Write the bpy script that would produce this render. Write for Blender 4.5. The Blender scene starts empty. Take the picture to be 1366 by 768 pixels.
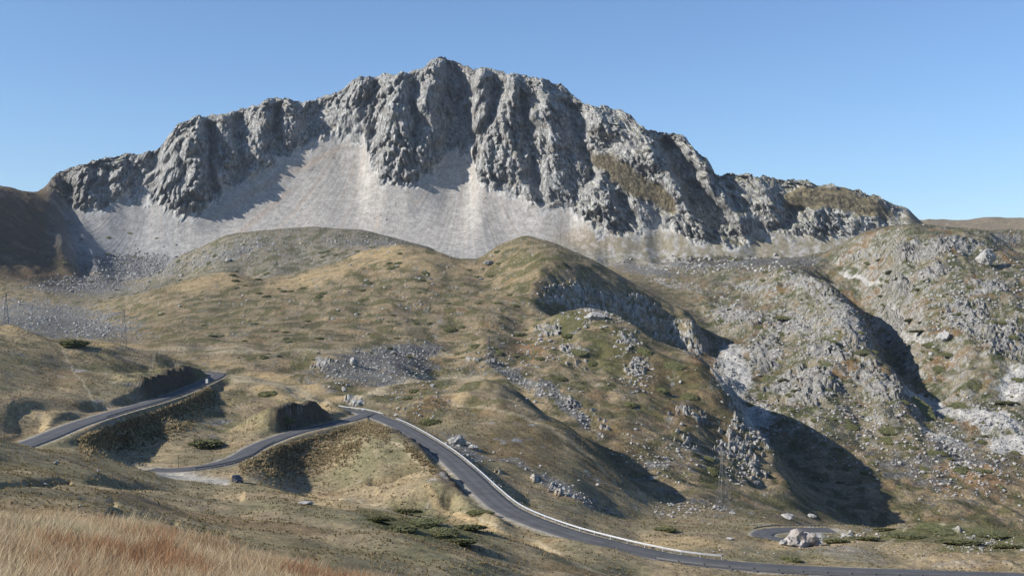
import bpy, math, random
import numpy as np
from mathutils import Vector, Matrix
rng = np.random.default_rng(7)
random.seed(7)
SC = bpy.context.scene
COL = SC.collection

# ------------------------------------------------------------------ camera, sky, sun, exposure
F = 1500.0                       # focal length in photo pixels (photo is 1366 wide)
CU, CV = 683.0, 384.0
cam = bpy.data.cameras.new('camera')
cam.lens = 36 * F / 1366
cam.clip_start = 0.5
cam.clip_end = 60000
camo = bpy.data.objects.new('camera', cam)
COL.objects.link(camo)
camo.location = (0, 0, 0)
camo.rotation_euler = (math.radians(90), 0, 0)
SC.camera = camo

SUN_EL = math.radians(30.5)
SUN_BACK = math.radians(17)      # how far behind the viewer's left the sun stands
sdir = Vector((-math.cos(SUN_EL) * math.cos(SUN_BACK), -math.cos(SUN_EL) * math.sin(SUN_BACK), math.sin(SUN_EL)))
world = bpy.data.worlds.new('World')
SC.world = world
world.use_nodes = True
wn = world.node_tree.nodes
wl = world.node_tree.links
bg = wn['Background']
sky = wn.new('ShaderNodeTexSky')
sky.sky_type = 'NISHITA'
sky.sun_disc = False
sky.sun_elevation = SUN_EL
sky.sun_rotation = math.atan2(sdir.x, sdir.y)
sky.altitude = 1200
sky.air_density = 1.0
sky.dust_density = 0.9
sky.ozone_density = 5.5
wl.new(sky.outputs[0], bg.inputs[0])
bg.inputs[1].default_value = 0.105
sun = bpy.data.lights.new('sun', 'SUN')
sun.energy = 5.0
sun.angle = math.radians(0.5)
sun.color = (1.0, 0.945, 0.87)
suno = bpy.data.objects.new('sun', sun)
COL.objects.link(suno)
suno.rotation_euler = (-sdir).to_track_quat('-Z', 'Y').to_euler()
SC.view_settings.view_transform = 'Standard'
SC.view_settings.look = 'None'
SC.view_settings.gamma = 1
SC.view_settings.exposure = 0.6
SC.view_settings.use_curve_mapping = False
SC.render.engine = 'CYCLES'
SC.cycles.max_bounces = 4
SC.cycles.diffuse_bounces = 2
SC.cycles.volume_bounces = 0
SC.cycles.transparent_max_bounces = 8

# ------------------------------------------------------------------ noise
_r = np.random.default_rng(11)
_G = _r.uniform(0, 2 * np.pi, (512, 512))
_GX, _GY = np.cos(_G).astype(np.float32), np.sin(_G).astype(np.float32)
_H = _r.normal(size=(3, 64, 64, 64)).astype(np.float32)
_H /= np.sqrt((_H ** 2).sum(0)) + 1e-6


def n2(x, y, seed=0):
    x = np.asarray(x, np.float32) + seed * 37.13
    y = np.asarray(y, np.float32) + seed * 91.7
    xi = np.floor(x); yi = np.floor(y)
    fx = x - xi; fy = y - yi
    xi = xi.astype(np.int64) & 511; yi = yi.astype(np.int64) & 511
    x1 = (xi + 1) & 511; y1 = (yi + 1) & 511
    u = fx * fx * fx * (fx * (fx * 6 - 15) + 10); v = fy * fy * fy * (fy * (fy * 6 - 15) + 10)
    a = _GX[xi, yi] * fx + _GY[xi, yi] * fy
    b = _GX[x1, yi] * (fx - 1) + _GY[x1, yi] * fy
    c = _GX[xi, y1] * fx + _GY[xi, y1] * (fy - 1)
    d = _GX[x1, y1] * (fx - 1) + _GY[x1, y1] * (fy - 1)
    a = a + u * (b - a); c = c + u * (d - c)
    return (a + v * (c - a)) * 1.5


def n3(x, y, z, seed=0):
    x = np.asarray(x, np.float32) + seed * 17.13; y = np.asarray(y, np.float32) + seed * 7.7
    z = np.asarray(z, np.float32) + seed * 3.3
    xi = np.floor(x); yi = np.floor(y); zi = np.floor(z)
    fx = x - xi; fy = y - yi; fz = z - zi
    xi = xi.astype(np.int64); yi = yi.astype(np.int64); zi = zi.astype(np.int64)
    s = lambda t: t * t * t * (t * (t * 6 - 15) + 10)
    u, v, w = s(fx), s(fy), s(fz)
    out = 0
    for i in (0, 1):
        wx = u if i else 1 - u
        for j in (0, 1):
            wy = v if j else 1 - v
            for k in (0, 1):
                wz = w if k else 1 - w
                X, Y, Z = (xi + i) & 63, (yi + j) & 63, (zi + k) & 63
                out = out + wx * wy * wz * (_H[0, X, Y, Z] * (fx - i) + _H[1, X, Y, Z] * (fy - j) + _H[2, X, Y, Z] * (fz - k))
    return out * 1.6


def fbm(x, y, oct=4, seed=0, gain=.5, lac=2.03):
    s = 0; a = 1.0; t = 0
    for i in range(oct):
        s = s + a * n2(x, y, seed + i); t += a
        a *= gain
        x, y = (x * .8 - y * .6) * lac, (x * .6 + y * .8) * lac
    return s / t


def fbA(X, Y, sx, sy, oct=3, seed=0, gain=.5):
    """fractal relief that drops the octaves the mesh is too coarse to carry"""
    s = 0; t = 0; a = 1.0; x, y = X / sx, Y / sy; w_ = min(sx, sy)
    for i in range(oct):
        s = s + a * n2(x, y, seed + i) * sm(1.6, 3.6, w_ / DYR); t += a
        a *= gain; w_ /= 2.03
        x, y = (x * .8 - y * .6) * 2.03, (x * .6 + y * .8) * 2.03
    return s / t


def n2A(X, Y, sx, sy, seed=0):
    return n2(X / sx, Y / sy, seed) * sm(1.6, 3.6, min(sx * 1.5, sy) / DYR)


def sm(a, b, x):
    t = np.clip((x - a) / (b - a), 0, 1)
    return t * t * (3 - 2 * t)


# ------------------------------------------------------------------ the lie of the land: surveyed lines (bearing, elevation, distance)
L = []


def line(pts, step=22):
    for (a, b) in zip(pts[:-1], pts[1:]):
        n = max(1, int(round(math.hypot(b[0] - a[0], b[1] - a[1]) / step)))
        for k in range(n):
            t = k / n
            L.append((a[0] + t * (b[0] - a[0]), a[1] + t * (b[1] - a[1]), math.exp(math.log(a[2]) * (1 - t) + math.log(b[2]) * t)))
    L.append(pts[-1])


def spots(*p):
    L.extend(p)


# far
line([(-260, 352, 9000), (1630, 352, 9000)], 150)
line([(-260, 330, 5200), (1100, 330, 5200), (1630, 315, 5200)], 150)
line([(-260, 320, 3600), (1000, 315, 3500), (1130, 310, 3600)], 120)
line([(1130, 300, 3900), (1190, 296, 3900), (1240, 292, 3900), (1290, 294, 3900), (1320, 289, 3900), (1366, 291, 3900), (1430, 284, 3900), (1630, 280, 3900)], 40)
line([(1230, 325, 3100), (1630, 325, 3100)], 100)
line([(1240, 330, 2200), (1630, 335, 2200)], 100)
# mountain crest
CREST = [(60, 250, 2560), (75, 237, 2590), (110, 218, 2600), (150, 208, 2620), (205, 203, 2620), (222, 186, 2620), (238, 166, 2620), (262, 156, 2620),
         (300, 153, 2640), (335, 142, 2650), (352, 134, 2650), (385, 129, 2650), (402, 138, 2650), (425, 131, 2660), (450, 123, 2660), (472, 106, 2640),
         (505, 101, 2660), (530, 98, 2650), (560, 93, 2660), (575, 81, 2660), (590, 78, 2660), (612, 84, 2670), (630, 93, 2670), (650, 90, 2650),
         (680, 98, 2650), (720, 105, 2640), (745, 113, 2640), (765, 125, 2630), (780, 141, 2630), (805, 140, 2600), (835, 152, 2590), (860, 172, 2580),
         (885, 176, 2600), (910, 181, 2590), (925, 195, 2580), (945, 215, 2570), (955, 234, 2560), (985, 233, 2560), (1040, 239, 2580), (1075, 243, 2600),
         (1120, 249, 2600), (1170, 261, 2560), (1190, 273, 2520), (1205, 291, 2500), (1225, 302, 2500)]
FOOT = [(85, 275), (105, 286), (140, 283), (165, 268), (195, 262), (215, 280), (235, 288), (262, 290), (300, 260), (345, 235), (400, 200), (455, 182), (485, 190),
        (495, 225), (512, 250), (545, 252), (575, 235), (600, 207), (628, 202), (640, 250), (680, 260), (720, 283), (760, 277), (790, 308), (830, 322),
        (880, 302), (915, 322), (985, 336), (1010, 312), (1050, 318), (1110, 322), (1160, 315), (1200, 308)]
_cu = np.arange(60, 1226, 4.0)
_fv = np.interp(_cu, [f[0] for f in FOOT], [f[1] for f in FOOT]); _cv = np.interp(_cu, [c[0] for c in CREST], [c[1] for c in CREST])
_cy = 2450 + (250 - _fv) * 2.0 + .62 * (_fv - _cv) / F * 2600
_kk = np.hanning(17); _kk /= _kk.sum()
_cy = np.convolve(np.pad(_cy, 8, 'edge'), _kk, 'valid')
CREST = [(u, v, float(np.interp(u, _cu, _cy))) for u, v, _ in CREST]
line(CREST, 12)
line([(u, v + 22, Y_ + 130) for u, v, Y_ in CREST if 80 < u < 1180], 20)


def face(u, v):
    fv_ = float(np.interp(u, _cu, _fv)); cv_ = float(np.interp(u, _cu, _cv)); cy_ = float(np.interp(u, [c[0] for c in CREST], [c[2] for c in CREST]))
    fy_ = 2450 + (250 - fv_) * 2.0
    return (u, v, fy_ + (cy_ - fy_) * (fv_ - v) / (fv_ - cv_))


line([(60, 300, 3000), (240, 220, 3050), (400, 200, 3100), (590, 160, 3150), (780, 210, 3050), (950, 280, 2950), (1040, 260, 2900), (1120, 265, 2900), (1190, 300, 2850)], 40)
# shoulder at far left
line([(-260, 240, 1800), (-120, 254, 1980), (-50, 258, 2080), (0, 260, 2200), (35, 258, 2330), (60, 253, 2520)], 18)
line([(-260, 230, 2500), (-60, 290, 2700)], 50)
line([(-260, 395, 1500), (-100, 375, 1750), (0, 362, 1900), (60, 360, 2000), (100, 358, 2080), (118, 340, 2180), (108, 310, 2290), (95, 290, 2370)], 25)
spots((50, 302, 2180), (0, 308, 2060), (85, 320, 2160))
# foot of the cliffs (top of the scree)
line([(u, v, 2450 + (250 - v) * 2.0) for u, v in FOOT], 12)
# foot of the scree
line([(110, 362, 2150), (160, 374, 2100), (215, 362, 2150), (300, 345, 2200), (400, 345, 2200), (500, 345, 2200), (560, 345, 2190), (620, 348, 2180), (700, 345, 2190),
      (760, 345, 2190), (830, 345, 2180), (900, 348, 2140), (980, 350, 2100), (1060, 345, 2100), (1140, 335, 2150), (1200, 325, 2200)], 40)
# grassy ramp on the right half of the mountain
for pts in ([(795, 195), (830, 225), (870, 250), (900, 275)], [(785, 225), (820, 250), (860, 275)]):
    q_ = [face(*p) for p in pts]
    line([(u, v, Y_ - 12) for u, v, Y_ in q_], 15)
# back hill
line([(200, 372, 1900), (240, 340, 1900), (300, 314, 1880), (350, 306, 1850), (420, 302, 1850), (480, 306, 1830), (530, 318, 1820), (575, 330, 1800)], 20)
line([(240, 360, 2040), (300, 338, 2040), (420, 332, 2040), (530, 338, 2030)], 50)
spots((300, 345, 1600), (200, 385, 1550), (400, 330, 1650), (250, 365, 1700), (480, 325, 1650), (230, 392, 1420), (330, 378, 1440), (400, 376, 1420), (450, 362, 1450), (490, 350, 1480), (530, 342, 1500), (600, 358, 1500))
# golden hill
line([(120, 432, 1000), (147, 414, 1060), (194, 391, 1130), (255, 370, 1190), (306, 361, 1230), (344, 372, 1240), (400, 362, 1250), (456, 347, 1260), (489, 332, 1265), (531, 324, 1270),
      (570, 332, 1250), (610, 345, 1240), (640, 344, 1280), (665, 326, 1300), (700, 314, 1300), (735, 322, 1270), (760, 333, 1240), (790, 346, 1210), (820, 364, 1185),
      (850, 383, 1175), (872, 397, 1165), (895, 412, 1155), (925, 432, 1135)], 18)
line([(600, 362, 1450), (700, 345, 1600), (760, 350, 1580), (810, 366, 1480), (850, 382, 1420)], 40)
spots((300, 400, 1000), (400, 385, 1080), (500, 365, 1100), (600, 385, 1030), (200, 435, 850), (300, 435, 820), (400, 425, 860), (500, 410, 930), (600, 425, 900), (660, 380, 1080),
      (150, 462, 650), (250, 468, 650), (350, 468, 650), (450, 460, 710), (550, 450, 790), (650, 460, 750), (650, 430, 860), (350, 380, 1120), (170, 440, 860))
line([(722, 372, 1025), (760, 377, 1055), (800, 384, 1088), (840, 394, 1120), (868, 406, 1140), (900, 424, 1145)], 14)
line([(728, 404, 998), (765, 414, 1025), (800, 422, 1055), (840, 434, 1085), (870, 447, 1106), (900, 460, 1115), (935, 480, 1090)], 14)
# rocky hump and the long spur running down right
line([(700, 440, 880), (738, 420, 900), (760, 413, 890), (785, 410, 880), (820, 418, 870), (850, 435, 860), (872, 451, 850), (900, 462, 830), (930, 472, 800), (955, 495, 765), (975, 525, 725),
      (992, 556, 690), (1012, 580, 660), (1032, 602, 635)], 14)
spots((740, 500, 690), (800, 470, 760), (850, 500, 710), (900, 530, 680), (850, 560, 600), (900, 580, 590), (950, 560, 650), (900, 620, 520), (960, 610, 590), (985, 640, 560), (880, 660, 430),
      (950, 650, 480), (1020, 645, 580), (700, 470, 770), (760, 450, 800), (970, 675, 430), (1040, 680, 450), (1060, 640, 640), (1080, 668, 600))
line([(1090, 695, 520), (1150, 706, 520), (1200, 715, 520)], 40)
# ravine
line([(860, 392, 1330), (900, 420, 1270), (945, 462, 1180), (968, 505, 1020), (1000, 565, 880), (1040, 615, 810), (1105, 655, 750), (1175, 692, 690), (1225, 706, 665), (1280, 712, 640), (1366, 712, 660), (1630, 700, 700)], 22)
# rocky slope beyond it
spots((950, 372, 1600), (1000, 345, 1950), (1050, 348, 1700), (940, 395, 1450), (1000, 400, 1380), (1000, 435, 1230), (985, 480, 1110), (1030, 500, 1040), (1050, 560, 900), (1100, 600, 820),
      (1150, 640, 760), (1210, 660, 740), (1260, 640, 770), (1320, 640, 770), (1250, 600, 830), (1330, 600, 840), (1200, 600, 830), (1150, 570, 890), (1050, 430, 1230), (1080, 460, 1120), (1500, 620, 800), (1500, 500, 1000))
line([(1040, 364, 1380), (1075, 372, 1310), (1110, 386, 1230), (1140, 414, 1160), (1158, 440, 1110), (1166, 465, 1075)], 14)
line([(1110, 384, 1500), (1150, 410, 1420), (1185, 445, 1300), (1195, 480, 1190)], 25)
line([(1070, 468, 1060), (1120, 468, 1020), (1160, 480, 990), (1190, 500, 960), (1207, 530, 920)], 14)
line([(1180, 490, 1110), (1220, 515, 1050), (1235, 545, 970), (1290, 570, 900), (1366, 590, 860)], 25)
line([(1110, 335, 1650), (1150, 324, 1560), (1200, 308, 1480), (1250, 306, 1430), (1300, 308, 1420), (1320, 316, 1400), (1345, 330, 1400), (1366, 335, 1400), (1630, 330, 1400)], 20)
line([(1150, 345, 1900), (1220, 328, 1900)], 40)
line([(1300, 318, 1650), (1325, 306, 1700), (1366, 309, 1700), (1630, 300, 1700)], 25)
spots((1200, 350, 1330), (1250, 350, 1280), (1320, 370, 1240), (1366, 380, 1220), (1220, 400, 1240), (1280, 400, 1170), (1350, 410, 1140), (1230, 450, 1120), (1290, 480, 1030), (1350, 490, 1010), (1260, 520, 1010),
      (1366, 540, 930), (1500, 400, 1150))
# rubble valley on the left
spots((0, 385, 1650), (-200, 395, 1500), (60, 388, 1650), (100, 400, 1450), (60, 415, 1150), (0, 425, 1000), (110, 440, 880), (150, 432, 960), (130, 452, 730), (40, 440, 800), (-150, 440, 800))
# left hill above the road
line([(-260, 370, 470), (-60, 418, 460), (0, 430, 455), (60, 443, 452), (110, 456, 450), (150, 461, 450), (190, 478, 448), (240, 490, 445), (262, 496, 440)], 20)
line([(-60, 450, 570), (60, 462, 570), (150, 472, 560), (220, 486, 540)], 40)
spots((0, 480, 360), (80, 500, 365), (150, 500, 385), (200, 510, 395), (0, 530, 300), (80, 535, 315), (-150, 500, 300), (0, 565, 262), (-100, 560, 250))
# upper road's hillock
line([(312, 503, 470), (350, 511, 455), (400, 519, 440), (440, 529, 420), (466, 541, 400)], 18)
line([(360, 505, 540), (420, 510, 520), (460, 522, 480)], 25)
spots((340, 545, 395), (300, 560, 370), (370, 560, 375), (260, 590, 310), (300, 592, 320), (200, 595, 305), (150, 600, 300), (220, 612, 285), (270, 500, 560), (300, 490, 570), (380, 488, 600),
      (430, 482, 610), (480, 495, 600), (520, 485, 640))
# far left-middle: road hill 2
line([(515, 530, 450), (545, 516, 490), (580, 508, 520), (620, 504, 530), (650, 505, 525), (685, 517, 505), (720, 540, 480), (760, 570, 450), (800, 602, 420), (832, 640, 385)], 20)
line([(590, 520, 640), (650, 528, 640), (700, 550, 600), (750, 575, 540), (800, 618, 480), (860, 655, 420)], 30)
spots((600, 540, 440), (560, 560, 405), (640, 570, 395), (700, 600, 365), (750, 630, 345), (700, 635, 315), (780, 662, 310), (650, 607, 340), (610, 590, 345), (690, 660, 275), (760, 690, 252))
line([(800, 680, 320), (850, 692, 330), (900, 694, 340), (950, 697, 335), (1000, 702, 320)], 30)
line([(780, 690, 265), (850, 703, 262), (900, 710, 256), (950, 714, 250), (1000, 720, 250), (1050, 725, 250)], 30)
spots((850, 718, 240), (920, 733, 222), (1000, 737, 222), (1060, 733, 240))
# knoll at lower right
line([(1062, 704, 305), (1100, 701, 310), (1150, 703, 320), (1175, 705, 320), (1200, 697, 318), (1260, 697, 312), (1320, 704, 300), (1366, 712, 295), (1630, 720, 290)], 22)
line([(1100, 715, 400), (1200, 722, 420), (1366, 728, 420), (1630, 730, 420)], 50)
spots((1100, 728, 258), (1180, 735, 245), (1260, 722, 265), (1330, 730, 250))
line([(1230, 744, 224), (1300, 740, 224), (1366, 740, 222), (1630, 745, 222)], 20)
line([(1225, 758, 217), (1300, 761, 215), (1366, 763, 213)], 20)
# the near meadow
line([(-260, 550, 230), (-80, 572, 210), (0, 588, 203), (60, 600, 207), (110, 610, 217), (160, 622, 236), (230, 638, 246), (300, 647, 240), (350, 651, 225), (400, 659, 200), (450, 665, 190),
      (520, 681, 182), (600, 700, 177), (660, 716, 174), (720, 736, 170), (800, 764, 165), (860, 790, 160)], 20)
spots((0, 625, 140), (0, 655, 102), (0, 685, 75), (0, 730, 50), (-200, 600, 140), (-200, 660, 75), (150, 655, 135), (150, 685, 95), (150, 745, 55), (300, 680, 150), (300, 715, 112), (300, 755, 80),
      (450, 700, 145), (450, 735, 112), (450, 790, 75), (600, 735, 135), (600, 765, 110), (700, 765, 140), (700, 820, 90), (850, 830, 100), (1000, 850, 90), (1366, 880, 90), (0, 775, 36), (150, 800, 36), (300, 830, 36),
      (500, 870, 36), (1000, 950, 36), (1366, 960, 36), (-200, 730, 36), (1600, 960, 40))
line([(450, 672, 245), (520, 690, 230), (620, 712, 212), (720, 745, 195)], 40)
spots((400, 640, 292), (450, 648, 282), (400, 668, 262), (500, 668, 258))
# spur between the two roads
line([(505, 556, 372), (540, 580, 335), (575, 606, 298), (610, 640, 262), (640, 668, 236), (665, 688, 222)], 15)
spots((450, 600, 333), (480, 590, 335), (520, 610, 303), (500, 640, 275), (560, 640, 273), (560, 668, 255), (600, 680, 243), (640, 695, 225), (420, 625, 305))
line([(960, 775, 178), (1100, 782, 176), (1366, 790, 172), (1600, 795, 172)], 60)
spots((900, 765, 178), (800, 745, 182))
# foreground
line([(-260, 672, 23), (0, 702, 22), (100, 716, 22), (200, 735, 21), (300, 755, 20), (400, 775, 19), (600, 815, 18), (900, 900, 18), (1366, 960, 18), (1630, 980, 18)], 60)
line([(-260, 800, 8), (0, 840, 8), (400, 920, 8), (900, 1020, 8), (1630, 1080, 8)], 150)
line([(-260, 1234, 3), (1630, 1234, 3)], 250)

# ------------------------------------------------------------------ roads (bearing, elevation, distance) of their centre lines
def P(u, v, Y):
    return np.array([(u - CU) / F * Y, Y, (CV - v) / F * Y])


def zY(u, v, z):
    return (u, v, z * F / (CV - v))


road_main = [zY(-60, 625, -34.0), zY(48, 588, -34.5), zY(100, 567, -34.8), zY(150, 551, -35.1), zY(200, 537, -35.6), zY(240, 524, -36.2), zY(268, 512, -36.9), zY(286, 504, -37.4),
             (291, 499, 492), (275, 496.5, 505), (262, 497, 508), (300, 508, 500), (360, 524, 470), (420, 540, 433), (455, 546, 412), (475, 548, 404), (490, 552, 396), (505, 557, 386)]
road_right = [(505, 557, 386), zY(530, 567, -44.7), zY(560, 584, -45.1), zY(590, 604, -45.5), zY(618, 628, -45.9), zY(645, 654, -46.2), zY(672, 677, -46.6),
              zY(705, 693, -46.9), zY(750, 709, -47.3), zY(800, 723, -47.8), zY(850, 735, -48.2), zY(900, 744.5, -48.5), zY(950, 751, -48.8), zY(1020, 757, -49.2),
              zY(1120, 762, -49.6), zY(1250, 766, -50.1), zY(1366, 770, -50.5), zY(1600, 778, -51)]
road_side = [(490, 552, 396), zY(465, 560, -43.9), zY(430, 568, -43.6), zY(395, 576, -43.5), zY(365, 586, -43.4), zY(340, 597, -43.3), zY(320, 609, -43.1), zY(295, 618, -43.0), zY(262, 624, -42.8),
             zY(225, 627, -42.7), zY(200, 626, -42.6)]
road_low = [zY(1110, 707, -63.8), zY(1075, 706.5, -63.5), zY(1045, 706, -63.2), zY(1022, 709, -63), zY(1016, 714, -62.8), zY(1030, 719, -62.6), zY(1058, 722, -62.3), zY(1085, 725, -61.5)]


def smooth_path(pts, n=6):
    p = np.array([P(*q) for q in pts])
    out = []
    for i in range(len(p) - 1):
        p0 = p[max(i - 1, 0)]; p1 = p[i]; p2 = p[i + 1]; p3 = p[min(i + 2, len(p) - 1)]
        for k in range(n):
            t = k / n
            out.append(.5 * ((2 * p1) + (-p0 + p2) * t + (2 * p0 - 5 * p1 + 4 * p2 - p3) * t * t + (-p0 + 3 * p1 - 3 * p2 + p3) * t ** 3))
    out.append(p[-1])
    return np.array(out)


PATHS = {'main': (smooth_path(road_main), 3.4), 'right': (smooth_path(road_right), 3.4), 'side': (smooth_path(road_side), 3.1), 'low': (smooth_path(road_low), 3.0)}
for nm, (pp, hw) in PATHS.items():
    for q in pp[::5]:
        L.append((q[0] / q[1] * F + CU, CV - q[2] / q[1] * F, q[1]))

# ------------------------------------------------------------------ interpolate the land between the lines
KL = 330.0
A = np.array(L, float)
key = np.round(np.c_[A[:, 0] / 4, np.log(A[:, 2]) * KL / 4]).astype(int)
_, ui = np.unique(key, axis=0, return_index=True)
A = A[ui]
PX = np.c_[A[:, 0], np.log(A[:, 2]) * KL]
C2 = 6.0 ** 2
def kern(d2):
    return -np.sqrt(d2 + C2)
N = len(A)
D2 = ((PX[:, None, :] - PX[None]) ** 2).sum(-1)
M = np.zeros((N + 3, N + 3))
M[:N, :N] = kern(D2) + np.eye(N) * 0.5
M[:N, N] = 1; M[N, :N] = 1
M[:N, N + 1:] = PX / 1000; M[N + 1:, :N] = PX.T / 1000
rhs = np.r_[A[:, 1], 0, 0, 0]
W = np.linalg.solve(M, rhs)
U0, U1, DU = -240.0, 1606.0, 5.0
S0, S1, DS = math.log(3.2), math.log(8800), 0.0125
gu = np.arange(U0, U1 + DU, DU); gs = np.arange(S0, S1 + DS, DS)
VV = np.zeros((len(gu), len(gs)))
W32 = W[:N]
px32 = PX
for i, u in enumerate(gu):
    du2 = (px32[:, 0] - u) ** 2
    dd = (gs[:, None] * KL - px32[None, :, 1]) ** 2 + du2[None]
    VV[i] = -(np.sqrt(dd + C2) @ W32) + W[N] + W[N + 1] * u / 1000 + W[N + 2] * gs * KL / 1000


def Vlin(u, s):
    a = np.clip((u - U0) / DU, 0, len(gu) - 1.001); b = np.clip((s - S0) / DS, 0, len(gs) - 1.001)
    i = a.astype(int); j = b.astype(int); fa = a - i; fb = b - j
    return (VV[i, j] * (1 - fa) + VV[i + 1, j] * fa) * (1 - fb) + (VV[i, j + 1] * (1 - fa) + VV[i + 1, j + 1] * fa) * fb


def Vat(u, s):
    a = np.clip((u - U0) / DU, 1, len(gu) - 2.001); b = np.clip((s - S0) / DS, 1, len(gs) - 2.001)
    i = a.astype(int); j = b.astype(int); fa = a - i; fb = b - j
    def ws(t):
        return ((1 - t) ** 3 / 6, (3 * t ** 3 - 6 * t * t + 4) / 6, (-3 * t ** 3 + 3 * t * t + 3 * t + 1) / 6, t ** 3 / 6)
    A_, B_ = ws(fa), ws(fb)
    o = 0
    for p in range(4):
        for q in range(4):
            o = o + A_[p] * B_[q] * VV[i + p - 1, j + q - 1]
    return o


# rows placed so the mesh is even in what it shows
NU, NR = 1270, 690
cu = np.linspace(-120, 1486, NU)
fs = np.linspace(S0, S1, 2400)
prof = np.empty((NU, 2400), np.float32)
for i in range(NU):
    prof[i] = Vlin(np.full(2400, cu[i]), fs)
run = np.minimum.accumulate(prof, axis=1)
vis = (prof <= run + 6) & (prof < 800)
dv = np.abs(np.diff(prof, axis=1, prepend=prof[:, :1]))
w = dv * np.where(vis, 1, np.where(fs < math.log(500), .4, .12)) + np.where(fs < math.log(500), .14, .06)
w[:, fs > math.log(3300)] = np.minimum(w[:, fs > math.log(3300)], .25)
mnt = (fs > math.log(2180)) & (fs < math.log(2850))
w[:, mnt] *= 1.1
def boxs(a, h, ax):
    a = np.moveaxis(a, ax, 0)
    c_ = np.cumsum(np.concatenate([np.repeat(a[:1], h + 1, 0), a, np.repeat(a[-1:], h, 0)]), axis=0)
    return np.moveaxis((c_[2 * h + 1:] - c_[:-2 * h - 1]) / (2 * h + 1), 0, ax)
for _ in range(2):
    w = boxs(boxs(w.astype(np.float64), 7, 0), 7, 1)
cw = np.cumsum(w, axis=1)
cw = (cw - cw[:, :1]) / (cw[:, -1:] - cw[:, :1])
S = np.empty((NU, NR))
tt = np.linspace(0, 1, NR)
for i in range(NU):
    S[i] = np.interp(tt, cw[i], fs)
Ug = np.repeat(cu[:, None], NR, 1)
Vg = Vat(Ug, S)
Y = np.exp(S)
X = (Ug - CU) / F * Y
Z = (CV - Vg) / F * Y

DYR = np.maximum(np.gradient(Y, axis=1), .05)
# ------------------------------------------------------------------ regions
def seg_d(u, v, pts):
    d = np.full(u.shape, 1e9, np.float32); tb = np.zeros(u.shape, np.float32)
    n = len(pts) - 1
    for i in range(n):
        ax, ay = pts[i]; bx, by = pts[i + 1]
        L2 = (bx - ax) ** 2 + (by - ay) ** 2
        t = np.clip(((u - ax) * (bx - ax) + (v - ay) * (by - ay)) / L2, 0, 1)
        q = np.hypot(u - ax - t * (bx - ax), v - ay - t * (by - ay))
        m = q < d
        d = np.where(m, q, d); tb = np.where(m, (i + t) / n, tb)
    return d, tb


def ell(u, v, lst):
    o = np.zeros(u.shape, np.float32)
    for e in lst:
        cx, cy, rx, ry = e[:4]; a = math.radians(e[4]) if len(e) > 4 else 0; s = e[5] if len(e) > 5 else 1
        dx = (u - cx); dy = (v - cy)
        p = (dx * math.cos(a) + dy * math.sin(a)) / rx; q = (-dx * math.sin(a) + dy * math.cos(a)) / ry
        o = np.maximum(o, s * np.clip(1.6 - 1.2 * np.sqrt(p * p + q * q), 0, 1))
    return o


# distance factor: 1 on the mountain body
FU = np.array([f[0] for f in FOOT], float); FV = np.array([f[1] for f in FOOT], float)
footv = np.interp(cu, FU, FV)[:, None]
footY = 2450 + (250 - footv) * 2.0
crY = np.interp(cu, [c[0] for c in CREST], [c[2] for c in CREST])[:, None]
crV = np.interp(cu, [c[0] for c in CREST], [c[1] for c in CREST])[:, None]
inm = sm(55, 75, Ug) * (1 - sm(1190, 1225, Ug))
cliff = inm * sm(-9, 5, Y - footY + 16 * n2(X / 22, Z / 40, 3) + 8 * n2(X / 8, Z / 16, 4)) * (1 - sm(60, 260, Y - crY))
ramp = ell(Ug, Vg, [(835, 235, 62, 17, 38), (880, 262, 34, 12, 42), (1075, 262, 40, 14, 5), (1120, 262, 70, 16, 8), (1150, 275, 40, 12, 12)]) * (Y > 2300)
rampm = sm(.25, .75, ramp + .35 * n2(X / 30, Z / 30, 5))
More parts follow.
